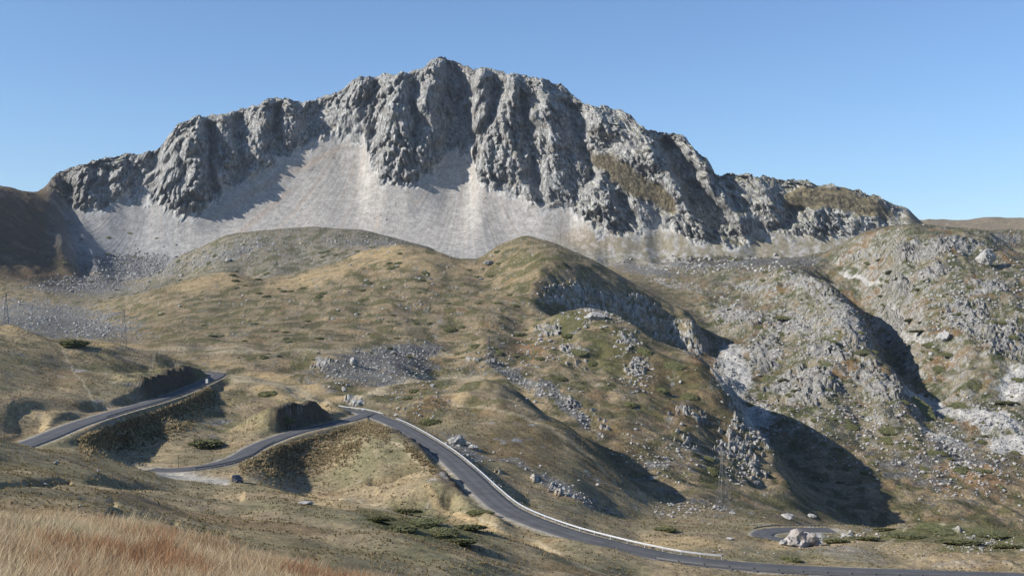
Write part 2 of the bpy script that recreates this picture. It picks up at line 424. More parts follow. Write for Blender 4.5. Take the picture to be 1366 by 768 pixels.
# mountain relief: buttresses (+) and gullies (-), metres toward the viewer
ST = [([(476, 106), (466, 192)], 15, 55), ([(503, 112), (497, 178)], 10, -35), ([(530, 104), (524, 170), (542, 245)], 24, 45), ([(512, 190), (515, 240)], 10, 18), ([(575, 92), (573, 150), (578, 215)], 14, 45),
      ([(606, 92), (610, 150), (606, 190)], 18, -55), ([(641, 98), (636, 165)], 12, 45), ([(664, 100), (655, 160)], 8, -25), ([(648, 195), (652, 245)], 12, 35), ([(684, 105), (672, 170), (690, 250)], 15, 35),
      ([(700, 130), (708, 200), (722, 270)], 8, -28), ([(722, 112), (740, 190), (750, 268)], 13, 32), ([(760, 135), (778, 200), (790, 235)], 11, -40), ([(795, 145), (840, 195), (880, 235)], 12, 28),
      ([(858, 176), (885, 230), (930, 310)], 13, 55), ([(893, 190), (930, 250), (980, 330)], 14, -75), ([(925, 200), (960, 262), (1010, 315)], 13, 45), ([(965, 236), (985, 275)], 8, -25),
      ([(800, 240), (810, 300)], 12, 30), ([(850, 265), (860, 310)], 10, 25), ([(830, 262), (836, 312)], 7, -20),
      ([(1015, 240), (1030, 290)], 10, 30), ([(1062, 275), (1042, 312)], 9, -40), ([(1090, 270), (1085, 318)], 12, 22), ([(1150, 280), (1140, 315)], 10, 18), ([(1175, 280), (1192, 312)], 8, -22),
      ([(387, 133), (396, 192)], 13, 32), ([(352, 138), (350, 225)], 11, 32), ([(370, 136), (372, 200)], 7, -25), ([(428, 140), (425, 182)], 20, -45), ([(318, 150), (322, 250)], 9, -25), ([(300, 158), (300, 250)], 11, 25),
      ([(258, 162), (264, 282)], 18, 50), ([(235, 180), (232, 280)], 8, 20), ([(205, 208), (200, 255)], 14, -40), ([(217, 225), (217, 275)], 7, 28), ([(155, 235), (155, 275)], 10, 30), ([(175, 215), (185, 255)], 12, -30),
      ([(110, 225), (115, 275)], 14, 30), ([(90, 240), (95, 275)], 7, -20), ([(550, 100), (552, 180)], 6, -22), ([(280, 165), (284, 270)], 6, -22)]
disp = np.zeros_like(Y)
# warp the stroke field so the strokes wander
wu = Ug + 7 * n2(X / 55, Z / 55, 21) + 3 * n2(X / 20, Z / 20, 22)
mm = (cliff > 0.01)
u_, v_ = wu[mm], Vg[mm]
acc = np.zeros(u_.shape)
for pts, wd, am in ST:
    d, t = seg_d(u_, v_, pts)
    acc += am * np.exp(-(d / wd) ** 2 * 1.2)
x_, y_, z_ = X[mm], Y[mm], Z[mm]
def bil(x, y, z, s, sd):      # rounded ribs, sharp creases
    return np.abs(n3(x / s, y / (s * 1.2), z / (s * (3.2 if s > 40 else 4.2)), sd)) * 2 - .5
kz = .10 + .55 * sm(590, 760, u_) - .25 * (1 - sm(250, 420, u_))
lean = x_ + kz * (z_ - 300)
acc = acc * 1.35 + 22 * bil(lean + 20 * n2(x_ / 90, z_ / 90, 18), y_, z_, 56, 1) + 14 * n3(x_ / 80, y_ / 80, z_ / 55, 19)
ridg = lambda x, y, z, s, st, sd: .55 - 1.9 * (1 - np.minimum(np.abs(n3(x / s, y / (s * 1.3), z / (s * st), sd)) * 2.6, 1)) ** 2      # thin deep cracks
fine = 13 * bil(lean + 11 * n2(x_ / 40, z_ / 60, 9), y_, z_, 24, 2) + 8 * bil(lean + 5 * n2(x_ / 18, z_ / 24, 10), y_, z_, 10.5, 3) + 5.5 * ridg(lean + 6 * n2(x_ / 20, z_ / 25, 11), y_, z_, 17, 4.5, 12) + 3.2 * ridg(x_ + .5 * z_ + 4 * n2(x_ / 12, z_ / 15, 13), y_, z_, 9, 3.5, 14) \
    + 2.8 * (np.abs(n3(x_ / 5, y_ / 7, z_ / 14, 4)) * 2 - .5) + 3.2 * (np.abs(n2(z_ / 17 + .5 * n2(x_ / 30, y_ / 30, 15), x_ / 60, 16)) * 2 - .5)
acc += 6 * n3(x_ / 60, y_ / 60, z_ / 40, 6) + 3 * n3(x_ / 14, y_ / 14, z_ / 12, 7)
acc = acc * (1 - .85 * rampm[mm])
hf = np.maximum((Y - footY)[mm] * 1.5, 0)
acc = np.where(acc > 0, .5 * hf * np.tanh(acc / (.5 * hf + 1e-3)), -.85 * hf * np.tanh(-acc / (.85 * hf + 1e-3)))
acc = acc + fine * np.clip(hf / 10, .35, 1) * np.clip(.85 + 1.1 * n3(x_ / 90, y_ / 90, z_ / 70, 17), .35, 1.6) * (1 - .85 * rampm[mm])
disp[mm] = acc
Y2 = Y - disp * cliff
# keep the bearing and elevation; change only the distance
S2 = np.log(Y2)
X = (Ug - CU) / F * Y2
Z = (CV - Vg) / F * Y2
Y = Y2
# hold the skyline where it stands
_sv = CV - Z / Y * F
_m = (Y > 2250) & (Y < 3100)
_act = np.where(_m, _sv, 999).min(axis=1)[:, None]
dlt = _act - crV
kk_ = np.hanning(7); kk_ /= kk_.sum()
dlt = np.convolve(np.pad(dlt[:, 0], 3, 'edge'), kk_, 'valid')[:, None] * sm(66, 90, Ug) * (1 - sm(1185, 1215, Ug))
Z = Z + dlt / F * Y * sm(0, 1, (Y + disp * cliff - footY) / (crY - footY))
Vg = CV - Z / Y * F
# crest jaggedness
near_cr = np.exp(-((Vg - crV) / 14) ** 2) * cliff
jag = 7 * n2(X / 26, Y / 60, 31) + 5 * (np.abs(n2(X / 9, Y / 30, 32)) - .3) + 2.5 * n2(X / 3.5, Y / 10, 33)
Z = Z + jag * near_cr * (1 - .8 * rampm)

# scree: fans with shallow runnels
scree = inm * (1 - sm(-25, 10, S2 * 0 + np.exp(S) - footY)) * sm(2060, 2180, np.exp(S)) * (1 - sm(1000, 1100, Ug) * .6)
fan = 0
def apex(u, v, dy):
    y0 = 2450 + (250 - v) * 2.0 + dy
    return np.arctan2(X - (u - CU) / F * y0, y0 - np.minimum(Y, y0 - 20))
wL = 1 - sm(225, 275, Ug); wR = sm(500, 560, Ug); wM = 1 - wL - wR; wX = sm(700, 780, Ug); wR = wR - wX
TH = apex(205, 258, 60) * wL + apex(520, 160, 120) * wM + apex(622, 200, 60) * wR + apex(800, 240, 200) * wX
runn = n2(TH * 42, Y / 420, 41) + .6 * n2(TH * 95 + .3 * n2(X / 30, Y / 30, 44), Y / 300, 42)
Z = Z + scree * (.45 * runn + 1.0 * n2(X / 70, Y / 90, 43))

# ---- middle ground rock regions (strength of rock outcrop)
lnY = np.log(Y)
mid = sm(math.log(330), math.log(480), lnY) * (1 - sm(math.log(2000), math.log(2150), lnY))
ROCK = [(750, 390, 34, 14, 8, .9), (800, 400, 50, 16, 10, .95), (850, 415, 40, 20, 25, .9), (900, 440, 34, 16, 30, .8), (885, 448, 22, 9, 25), (925, 470, 26, 7, 20), (960, 505, 10, 26, -25), (985, 550, 10, 26, -25), (1012, 585, 22, 12, 40), (760, 400, 40, 10, 5), (780, 395, 60, 16, 12), (860, 410, 30, 14, 30), (790, 412, 45, 8, 8), (905, 450, 30, 12, 30), (762, 470, 22, 20, 20), (850, 495, 22, 26, 30), (835, 455, 20, 16, 10), (985, 600, 40, 30, 45), (1010, 630, 24, 16, 40), (925, 555, 35, 10, 10),  # rock held back on the cliff band; its darker ground imitates shade
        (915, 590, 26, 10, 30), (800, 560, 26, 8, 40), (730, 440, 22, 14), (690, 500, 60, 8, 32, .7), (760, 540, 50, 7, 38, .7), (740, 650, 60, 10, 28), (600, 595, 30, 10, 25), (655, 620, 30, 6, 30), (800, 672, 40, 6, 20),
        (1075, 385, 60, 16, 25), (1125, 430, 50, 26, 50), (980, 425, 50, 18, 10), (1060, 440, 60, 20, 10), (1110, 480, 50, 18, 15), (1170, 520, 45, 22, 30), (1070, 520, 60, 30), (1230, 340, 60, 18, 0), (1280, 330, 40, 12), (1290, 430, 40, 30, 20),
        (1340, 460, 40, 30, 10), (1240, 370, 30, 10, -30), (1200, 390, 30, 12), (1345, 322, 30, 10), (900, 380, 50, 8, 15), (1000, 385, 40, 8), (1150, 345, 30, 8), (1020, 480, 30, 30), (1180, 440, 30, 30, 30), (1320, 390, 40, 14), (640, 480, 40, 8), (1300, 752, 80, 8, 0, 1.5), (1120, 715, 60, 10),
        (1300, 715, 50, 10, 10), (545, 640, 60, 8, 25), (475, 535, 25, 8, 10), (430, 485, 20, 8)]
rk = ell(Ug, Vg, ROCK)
right = sm(880, 960, Ug + .9 * (560 - Vg) * 0) * sm(math.log(780), math.log(900), lnY)
rgen = .20 * right + .15 * mid * (1 - right)
WY = Y + 1.5 * Z * (Y < 2150)
f1 = fbm(X / 46, WY / 46, 4, 50, .6)
f2 = fbm(X / 13, WY / 16, 4, 60, .6)
f3 = fbm(X / 4.5, WY / 6.5, 3, 70, .6)
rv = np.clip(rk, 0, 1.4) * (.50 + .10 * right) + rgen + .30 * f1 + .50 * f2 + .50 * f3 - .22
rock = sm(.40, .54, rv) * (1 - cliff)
nearf = sm(math.log(190), math.log(300), lnY)
rock *= nearf * np.where(lnY > math.log(2100), .0, 1)
amp = np.interp(lnY, [math.log(200), math.log(600), math.log(1200), math.log(2000)], [.8, 3.0, 5.5, 5.5])
Z = Z + rock * amp * (.30 + .5 * np.abs(n2A(X, Y, 11, 16, 80)) * 2 + .35 * n2A(X, Y, 5, 7, 81) + .5 * (.5 - np.minimum(np.abs(n2A(X, Y, 8, 7, 82)) * 3.0, 1.0) * 1.0) * -1) * np.clip(.4 + rk, 0, 1)
# ground roll
rubrock = np.clip(rock + rk, 0, 1)
Z = Z + mid * (1 - rock * .5) * (4.0 * fbA(X, Y, 70, 90, 3, 90) + 4.6 * fbA(X, Y, 22, 24, 4, 92) + 1.5 * np.abs(n2A(X, Y, 14, 10, 93)) + 1.3 * rubrock * np.abs(fbA(X, Y, 6, 8, 2, 94)))
Z = Z + right * mid * (9 * np.abs(n2A(X, Y, 62, 75, 95)) + 5 * np.abs(n2A(X, Y, 24, 30, 96)) + 2.2 * np.abs(n2A(X, Y, 11, 13, 94)))
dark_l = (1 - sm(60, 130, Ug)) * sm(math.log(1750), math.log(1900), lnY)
Z = Z + dark_l * (6 * n2((X * .8 + Y * .6) / 70, (Y * .8 - X * .6) / 160, 97) + 3 * fbm(X / 25, Y / 25, 3, 98))
back = sm(math.log(3000), math.log(3300), lnY)
Z = Z + back * 8 * fbm(X / 160, Y / 160, 4, 99)
# near ground: hummocks, terracettes, gullies
nr = (1 - sm(math.log(330), math.log(480), lnY)) * sm(math.log(30), math.log(75), lnY)
ditch = -1.5 * np.exp(-(seg_d(Ug, Vg, [(120, 642), (160, 643), (200, 648), (260, 657), (320, 662)])[0] / 4) ** 2) \
        - 1.3 * np.exp(-(seg_d(Ug, Vg, [(-40, 652), (40, 648), (90, 645)])[0] / 3) ** 2) - .9 * np.exp(-(seg_d(Ug, Vg, [(110, 668), (150, 672)])[0] / 4) ** 2) \
        - 1.5 * np.exp(-(seg_d(Ug, Vg, [(150, 690), (190, 688), (230, 698)])[0] / 5) ** 2)
bank = -5.0 * np.exp(-(seg_d(Ug, Vg, [(-60, 560), (20, 556), (50, 562)])[0] / 12) ** 2) - 1.6 * np.exp(-(seg_d(Ug, Vg, [(20, 540), (90, 540), (140, 542), (165, 545)])[0] / 4) ** 2)
Z = Z + nr * (.9 * n2A(X, Y, 22, 26, 101) + .5 * n2A(X, Y, 8, 8, 102) + .3 * fbA(X, Y, 3.6, 4, 3, 103)) + (ditch + bank) * nr
spur = np.exp(-(seg_d(Ug, Vg, [(500, 640), (560, 655), (600, 668)])[0] / 8) ** 2) * nr
Z = Z - spur * 1.6 + spur * 1.3 * np.abs(n2A(X, Y, 3, 4, 104))
fg = 1 - sm(math.log(30), math.log(60), lnY)
Z = Z + fg * (.25 * n2A(X, Y, 3.1, 3.1, 105) + .1 * n2A(X, Y, .9, .9, 106))

# ------------------------------------------------------------------ roads press the land flat
rd = np.full(X.shape, 1e9, np.float32)
rz = np.zeros(X.shape, np.float32)
sel = (Y > 150) & (Y < 620)
xs, ys = X[sel], Y[sel]
for nm, (pp, hw) in PATHS.items():
    best = np.full(xs.shape, 1e9); bz = np.zeros(xs.shape)
    for a, b in zip(pp[:-1], pp[1:]):
        bx0, bx1 = min(a[0], b[0]) - 16, max(a[0], b[0]) + 16
        by0, by1 = min(a[1], b[1]) - 16, max(a[1], b[1]) + 16
        m = (xs > bx0) & (xs < bx1) & (ys > by0) & (ys < by1)
        if not m.any():
            continue
        dx, dy = b[0] - a[0], b[1] - a[1]
        t = np.clip(((xs[m] - a[0]) * dx + (ys[m] - a[1]) * dy) / (dx * dx + dy * dy + 1e-9), 0, 1)
        q = np.hypot(xs[m] - a[0] - t * dx, ys[m] - a[1] - t * dy) - (hw - 3.2)
        idx = np.where(m)[0]
        better = q < best[idx]
        best[idx[better]] = q[better]
        bz[idx[better]] = (a[2] + t * (b[2] - a[2]))[better]
    r0 = rd[sel]; z0 = rz[sel]
    bt = best < r0
    r0[bt] = best[bt]; z0[bt] = bz[bt]
    rd[sel] = r0; rz[sel] = z0
wr = 1 - sm(4.0, 8.0, rd)
Z = np.where(rd < 16, Z * (1 - wr) + (rz - .10) * wr, Z)
# cuttings where the road is dug into the slope
cut_shade = np.zeros(X.shape)
for nm, u0, u1, side_, hh_, far_ in (('main', 196, 284, -1, 7.0, 30), ('side', 383, 474, 1, 8.0, 26), ('right', 540, 610, 1, 3.4, 34), ('right', 622, 655, 1, 2.8, 30)):
    pp, hw = PATHS[nm]
    uu = pp[:, 0] / pp[:, 1] * F + CU
    sub = pp[(uu > u0) & (uu < u1)]
    if nm == 'main':
        sub = sub[sub[:, 1] < 470]
    m = (X > sub[:, 0].min() - 40) & (X < sub[:, 0].max() + 40) & (Y > sub[:, 1].min() - 40) & (Y < sub[:, 1].max() + 40)
    xs, ys = X[m], Y[m]
    best = np.full(xs.shape, 1e9); sg_ = np.zeros(xs.shape); tz = np.zeros(xs.shape); tp = np.zeros(xs.shape)
    for k_, (a, b) in enumerate(zip(sub[:-1], sub[1:])):
        dx, dy = b[0] - a[0], b[1] - a[1]
        t = np.clip(((xs - a[0]) * dx + (ys - a[1]) * dy) / (dx * dx + dy * dy + 1e-9), 0, 1)
        q = np.hypot(xs - a[0] - t * dx, ys - a[1] - t * dy)
        s_ = np.sign((xs - a[0]) * dy - (ys - a[1]) * dx)
        bt = q < best
        best = np.where(bt, q, best); sg_ = np.where(bt, s_, sg_); tz = np.where(bt, a[2] + t * (b[2] - a[2]), tz); tp = np.where(bt, (k_ + t) / (len(sub) - 1), tp)
    prof_ = sm(4.4, 7.6 + .8 * n2(xs / 3, ys / 3, 115), best) * (1 - sm(9, far_, best)) * sm(0, .25, tp) * (1 - sm(.78, 1, tp)) * (sg_ == side_)
    cut_shade[m] = np.maximum(cut_shade[m], sm(3.8, 4.6, best) * (1 - sm(8.2, 10.5, best)) * sm(.02, .2, tp) * (1 - sm(.8, .98, tp)) * (sg_ == side_))
    Z[m] = np.where(prof_ > 0, np.maximum(Z[m], Z[m] * (1 - prof_) + (tz + hh_ * (.86 + .28 * n2(xs / 8, ys / 8, 116) + .04 * n2(xs / 2.5, ys / 2.5, 117))) * prof_), Z[m])
shoulder = np.clip(1 - sm(3.1, 4.3, rd + .6 * n2(X / 2, Y / 2, 110)), 0, 1)

# ------------------------------------------------------------------ normals (for slope and for seamless shading)
def grid_normals(X, Y, Z):
    a = np.stack([np.gradient(X, axis=0), np.gradient(Y, axis=0), np.gradient(Z, axis=0)], -1)
    b = np.stack([np.gradient(X, axis=1), np.gradient(Y, axis=1), np.gradient(Z, axis=1)], -1)
    n = np.cross(a, b)
    n /= np.linalg.norm(n, axis=-1, keepdims=True) + 1e-9
    return n


NRM = grid_normals(X, Y, Z)
slope = NRM[..., 2]

# ------------------------------------------------------------------ ground colours (albedo; road cuttings and cliff band darkened to imitate shade)
def mix(c, col, w):
    return c + (np.array(col, np.float32) - c) * w[..., None]


C = np.zeros(X.shape + (3,), np.float32) + np.array((.222, .176, .112), np.float32)
g1 = fbm(X / 30, WY / 30, 4, 120, .6); g2 = fbm(X / 6, WY / 9, 4, 130, .6); g3 = fbm(X / 1.6, WY / 2.6, 3, 140, .6)
C = mix(C, (.118, .106, .060), sm(-.15, .4, g1 * .6 + g2 * .6))
C = mix(C, (.29, .225, .125), sm(.05, .5, -g1 * .5 + g3 * .7) * .7)
C = mix(C, (.15, .10, .052), sm(.1, .4, fbm(X / 24, Y / 24, 3, 150)) * .6)
# slightly greener near meadow
C = mix(C, (.175, .165, .095), nr * .4 * sm(-.3, .3, g1))
# golden places
gold = ell(Ug, Vg, [(560, 350, 80, 14, 8), (500, 335, 60, 10), (420, 370, 80, 10, -14), (290, 375, 60, 10, -10), (390, 512, 70, 7, 14), (400, 530, 60, 5, 14), (590, 540, 35, 9, -10), (210, 470, 120, 6, 8), (900, 725, 90, 8), (1080, 725, 60, 8),
                    (450, 670, 120, 5, 12), (560, 475, 60, 4), (620, 690, 70, 4, 22), (730, 735, 80, 3, 22), (640, 505, 50, 3), (0, 440, 60, 8, 12), (860, 665, 40, 3, 25)])
C = mix(C, (.33, .25, .14), sm(.1, .7, gold + .3 * g2) * .75)
rust = ell(Ug, Vg, [(700, 468, 28, 16, 20), (575, 545, 34, 9, -22), (1155, 360, 30, 10), (1230, 480, 60, 30, 0, .5), (1310, 560, 60, 20, 0, .6), (1290, 640, 90, 30, 0, .65), (115, 340, 14, 26), (60, 365, 60, 6), (90, 300, 30, 30, 0, .6), (950, 490, 40, 20, 30, .7), (1330, 350, 60, 16, 0, .6),
                    (900, 560, 50, 30, 0, .5), (1240, 430, 30, 40, 0, .6), (640, 600, 30, 10, 0, .5), (880, 330, 40, 8, 0, .7), (1060, 340, 40, 8, 0, .5), (30, 300, 60, 50, 0, .7)])
C = mix(C, (.20, .115, .055), sm(.25, .8, rust + .5 * g1 + .2 * g2) * .7)
green = ell(Ug, Vg, [(1230, 712, 60, 12, -5, 1.4), (1310, 718, 70, 18, 0, 1.4), (1120, 718, 40, 7, 0, 1.2), (820, 470, 50, 40, 20, .8), (760, 430, 30, 20), (900, 500, 40, 30, 30, .7), (1220, 320, 60, 10), (1250, 340, 80, 12, 0, .8), (1230, 710, 70, 14, -5), (1310, 715, 60, 18), (1110, 716, 40, 6), (950, 640, 20, 14), (1000, 350, 40, 6), (560, 700, 80, 16, 12, 1.4), (650, 540, 60, 10, 0, .5),
                     (1060, 400, 40, 10, 0, .7), (1290, 360, 70, 16, -10, .6), (300, 560, 40, 30, 0, .4), (1060, 570, 60, 20, 0, .5), (720, 345, 50, 8, 0, .8), (90, 457, 20, 5)])
C = mix(C, (.075, .078, .03), sm(.3, .8, green + .6 * g2 + .3 * g1) * .8)
# low heath in the middle distance
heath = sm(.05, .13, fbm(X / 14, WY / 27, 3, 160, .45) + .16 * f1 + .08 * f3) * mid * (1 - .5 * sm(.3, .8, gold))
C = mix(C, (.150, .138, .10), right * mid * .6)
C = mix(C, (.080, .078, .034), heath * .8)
C = mix(C, (.060, .068, .028), right * mid * sm(.02, .09, fbm(X / 20, WY / 30, 3, 167, .5)) * .85)
C = mix(C, (.19, .115, .06), right * mid * sm(.12, .3, fbm(X / 34, WY / 50, 3, 168, .5)) * .6)
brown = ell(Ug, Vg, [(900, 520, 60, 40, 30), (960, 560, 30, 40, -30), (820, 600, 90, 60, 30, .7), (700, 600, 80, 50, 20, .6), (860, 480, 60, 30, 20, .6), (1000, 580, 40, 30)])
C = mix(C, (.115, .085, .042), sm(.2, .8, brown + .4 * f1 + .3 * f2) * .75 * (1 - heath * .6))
C = mix(C, (.175, .165, .14), right * mid * sm(-.1, .3, f2 + .6 * f3) * .45)
C = mix(C, (.22, .205, .175), mid * (sm(.22, .5, f3 * .9 + f2 * .5 + .2 * right)) * .55)
# pale trodden strips
tr = [([(140, 612), (200, 625), (240, 630)], 2.5), ([(640, 503), (600, 503), (560, 504), (520, 512), (490, 526), (470, 535)], 4), ([(640, 503), (600, 503), (560, 504), (520, 512), (490, 526), (470, 535)], 3), ([(160, 470), (280, 462), (420, 470), (600, 472)], 1.5), ([(640, 690), (720, 728), (820, 772)], 1.8), ([(440, 662), (560, 690), (640, 712)], 1.6), ([(850, 655), (880, 690)], 1.2), ([(1170, 735), (1190, 720), (1210, 703), (1260, 698)], 1.6),
      ([(310, 505), (380, 515), (440, 535)], 3), ([(480, 580), (560, 618), (640, 668)], 1.5), ([(560, 530), (700, 560), (790, 610), (850, 680)], 1.0), ([(200, 495), (215, 470), (330, 468)], 1.5), ([(60, 440), (100, 495), (130, 540)], 1.2)]
for pts, wd in tr:
    d, _ = seg_d(Ug + 3 * n2(X / 9, Y / 9, 170), Vg, pts)
    C = mix(C, (.34, .29, .20), np.exp(-(d / wd) ** 2) * .75 * (lnY < math.log(1000)))
# gravel pull-out by the car, roadside gravel
d, _ = seg_d(Ug, Vg, [(215, 632), (250, 634), (300, 641)])
C = mix(C, (.33, .31, .27), np.exp(-(d / 6.5) ** 4) * (Y > 200) * (Y < 330))
C = mix(C, (.062, .052, .042), cut_shade * .9)  # shade of the cutting faces, painted into the ground colour
C = mix(C, (.30, .275, .23), shoulder * .85)
# rubble fields
RUB = [(500, 490, 80, 24, -4), (540, 470, 60, 10), (60, 425, 130, 26, 6), (130, 440, 50, 14), (170, 355, 70, 20), (110, 380, 80, 14), (640, 640, 30, 8, 30), (750, 650, 70, 8, 28), (300, 340, 90, 12, -14, .6), (690, 505, 60, 9, 32), (760, 545, 70, 9, 42), (620, 600, 34, 12, 30), (960, 350, 90, 10), (480, 325, 60, 8, 0, .6),
       (860, 360, 50, 8, 10), (1050, 350, 60, 8), (1140, 742, 60, 8, 12), (1250, 620, 110, 40, 0, .55), (1080, 715, 30, 12), (880, 650, 60, 10, 20, .5), (880, 620, 60, 20, 0, .4)]
rub = ell(Ug, Vg, RUB)
rubm = sm(.35, .8, rub + 1.0 * f2 + .6 * f1 + .5 * f3) * nearf
bh = (lnY > math.log(1380)) * (1 - sm(math.log(1980), math.log(2080), lnY)) * (1 - sm(560, 640, Ug)) * sm(60, 160, Ug)
C = mix(C, (.165, .155, .13), bh * .55)
C = mix(C, (.24, .235, .22), bh * sm(.1, .35, f3 + .4 * f2) * .7)
C = mix(C, (.07, .07, .035), bh * sm(.02, .14, fbm(X / 20, Y / 22, 3, 165, .6)) * .8)
C = mix(C, (.15, .148, .142), rubm * .9)
C = mix(C, (.28, .275, .265), rubm * sm(.2, .45, f3 + .5 * g3) * .7)
SCR = [(980, 500, 22, 40, -20), (1010, 560, 24, 16, 20), (1150, 378, 34, 4, 15), (1195, 430, 12, 22, -25), (1215, 455, 22, 6, 0), (1240, 545, 50, 10, 25), (1320, 570, 60, 14, 10), (1352, 520, 20, 28, 30), (1260, 590, 40, 10, 20, .8), (900, 352, 60, 9, 0, .45), (1350, 600, 40, 12), (1080, 716, 18, 12)]
scr = sm(.25, .8, ell(Ug, Vg, SCR) + .6 * f2 + .5 * f3)
C = mix(C, (.37, .365, .35), scr * nearf * (lnY < math.log(2150)))
# rock
rc = np.clip(.5 + .5 * n3(X / 5, Y / 5, Z / 3, 181) + .35 * n3(X / 1.7, Y / 1.7, Z / 1.2, 182), 0, 1)
rockc = np.array((.17, .168, .16)) + rc[..., None] * (np.array((.50, .49, .465)) - np.array((.17, .168, .16)))
steep = sm(.80, .62, slope) * mid
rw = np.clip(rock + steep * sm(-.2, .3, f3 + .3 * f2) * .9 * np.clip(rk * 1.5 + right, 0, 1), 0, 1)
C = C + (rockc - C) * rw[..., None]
# mountain
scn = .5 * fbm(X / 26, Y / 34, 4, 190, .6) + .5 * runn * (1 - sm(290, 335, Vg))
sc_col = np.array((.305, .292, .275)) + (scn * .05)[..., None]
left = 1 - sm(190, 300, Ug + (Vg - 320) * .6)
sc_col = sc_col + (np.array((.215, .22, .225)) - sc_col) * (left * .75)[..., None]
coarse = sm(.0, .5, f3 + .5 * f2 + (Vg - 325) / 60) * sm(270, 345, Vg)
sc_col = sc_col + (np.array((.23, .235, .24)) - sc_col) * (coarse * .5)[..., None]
strk = sm(.25, .6, n2(TH * 26, Y / 900, 45) + .5 * n2(TH * 70, Y / 500, 46))
sc_col = sc_col + (np.array((.335, .275, .22)) - sc_col) * (strk * .38 * (1 - sm(300, 340, Vg)))[..., None]
pink = ell(Ug, Vg, [(330, 262, 60, 5, -32), (350, 285, 60, 4, -40), (420, 215, 50, 5, -28), (780, 320, 40, 14), (200, 245, 10, 16)])
sc_col = sc_col + (np.array((.34, .27, .21)) - sc_col) * (pink * .5)[..., None]
rg_ = sm(700, 800, Ug) * sm(2060, 2180, np.exp(S)) * sm(-.35, .1, f2 + .6 * f1) * sm(285, 325, Vg)
sc_col = sc_col + (np.array((.17, .15, .10)) - sc_col) * (rg_ * .85)[..., None]
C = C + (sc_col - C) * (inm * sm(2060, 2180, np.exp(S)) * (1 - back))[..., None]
cn = fbm(lean * 0 if False else X / 22, Z / 30, 4, 200, .6)
cn2 = n3(X / 4, Y / 4, Z / 9, 203)
streak = fbm(X / 7, Z / 46, 3, 204)
ck = np.array((.43, .432, .428)) + (cn * .17 + cn2 * .15 + streak * .17)[..., None] * np.array((1, 1, .98))
warm = sm(.12, .45, fbm(X / 34, Z / 24, 3, 210))
ck = ck + (np.array((.27, .21, .15)) - ck) * (warm * .35)[..., None]
gr = sm(.12, .5, (slope - .66) * 2.0 + .7 * fbm(X / 15, Z / 12, 4, 220) + .25 * sm(780, 900, Ug) - .12)
ck = ck + (np.array((.105, .10, .055)) - ck) * (gr * .85)[..., None]
ck = ck + (np.array((.16, .13, .07)) + (g2 * .05)[..., None] - ck) * (rampm * .9)[..., None]
C = C + (np.clip(ck, .06, .62) - C) * cliff[..., None]
# far shoulder and far hills
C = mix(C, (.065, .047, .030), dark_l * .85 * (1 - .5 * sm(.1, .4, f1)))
C = mix(C, (.20, .165, .115), back * .8)
# foreground soil under tall grass
C = mix(C, (.20, .13, .07), fg * .8)
C *= (1 + .14 * nr)[..., None]
C *= (1 + .22 * g3)[..., None] * np.array((.95, .94, .905))
C = np.clip(C, .02, .6)
ROUGH_ROCK = np.clip(np.maximum(rw, np.maximum(cliff * (1 - gr), np.maximum(rubm, .3 * (1 - inm * sm(2060, 2180, np.exp(S)))))), 0, 1)

# ------------------------------------------------------------------ helpers for materials and meshes
MATS = {}


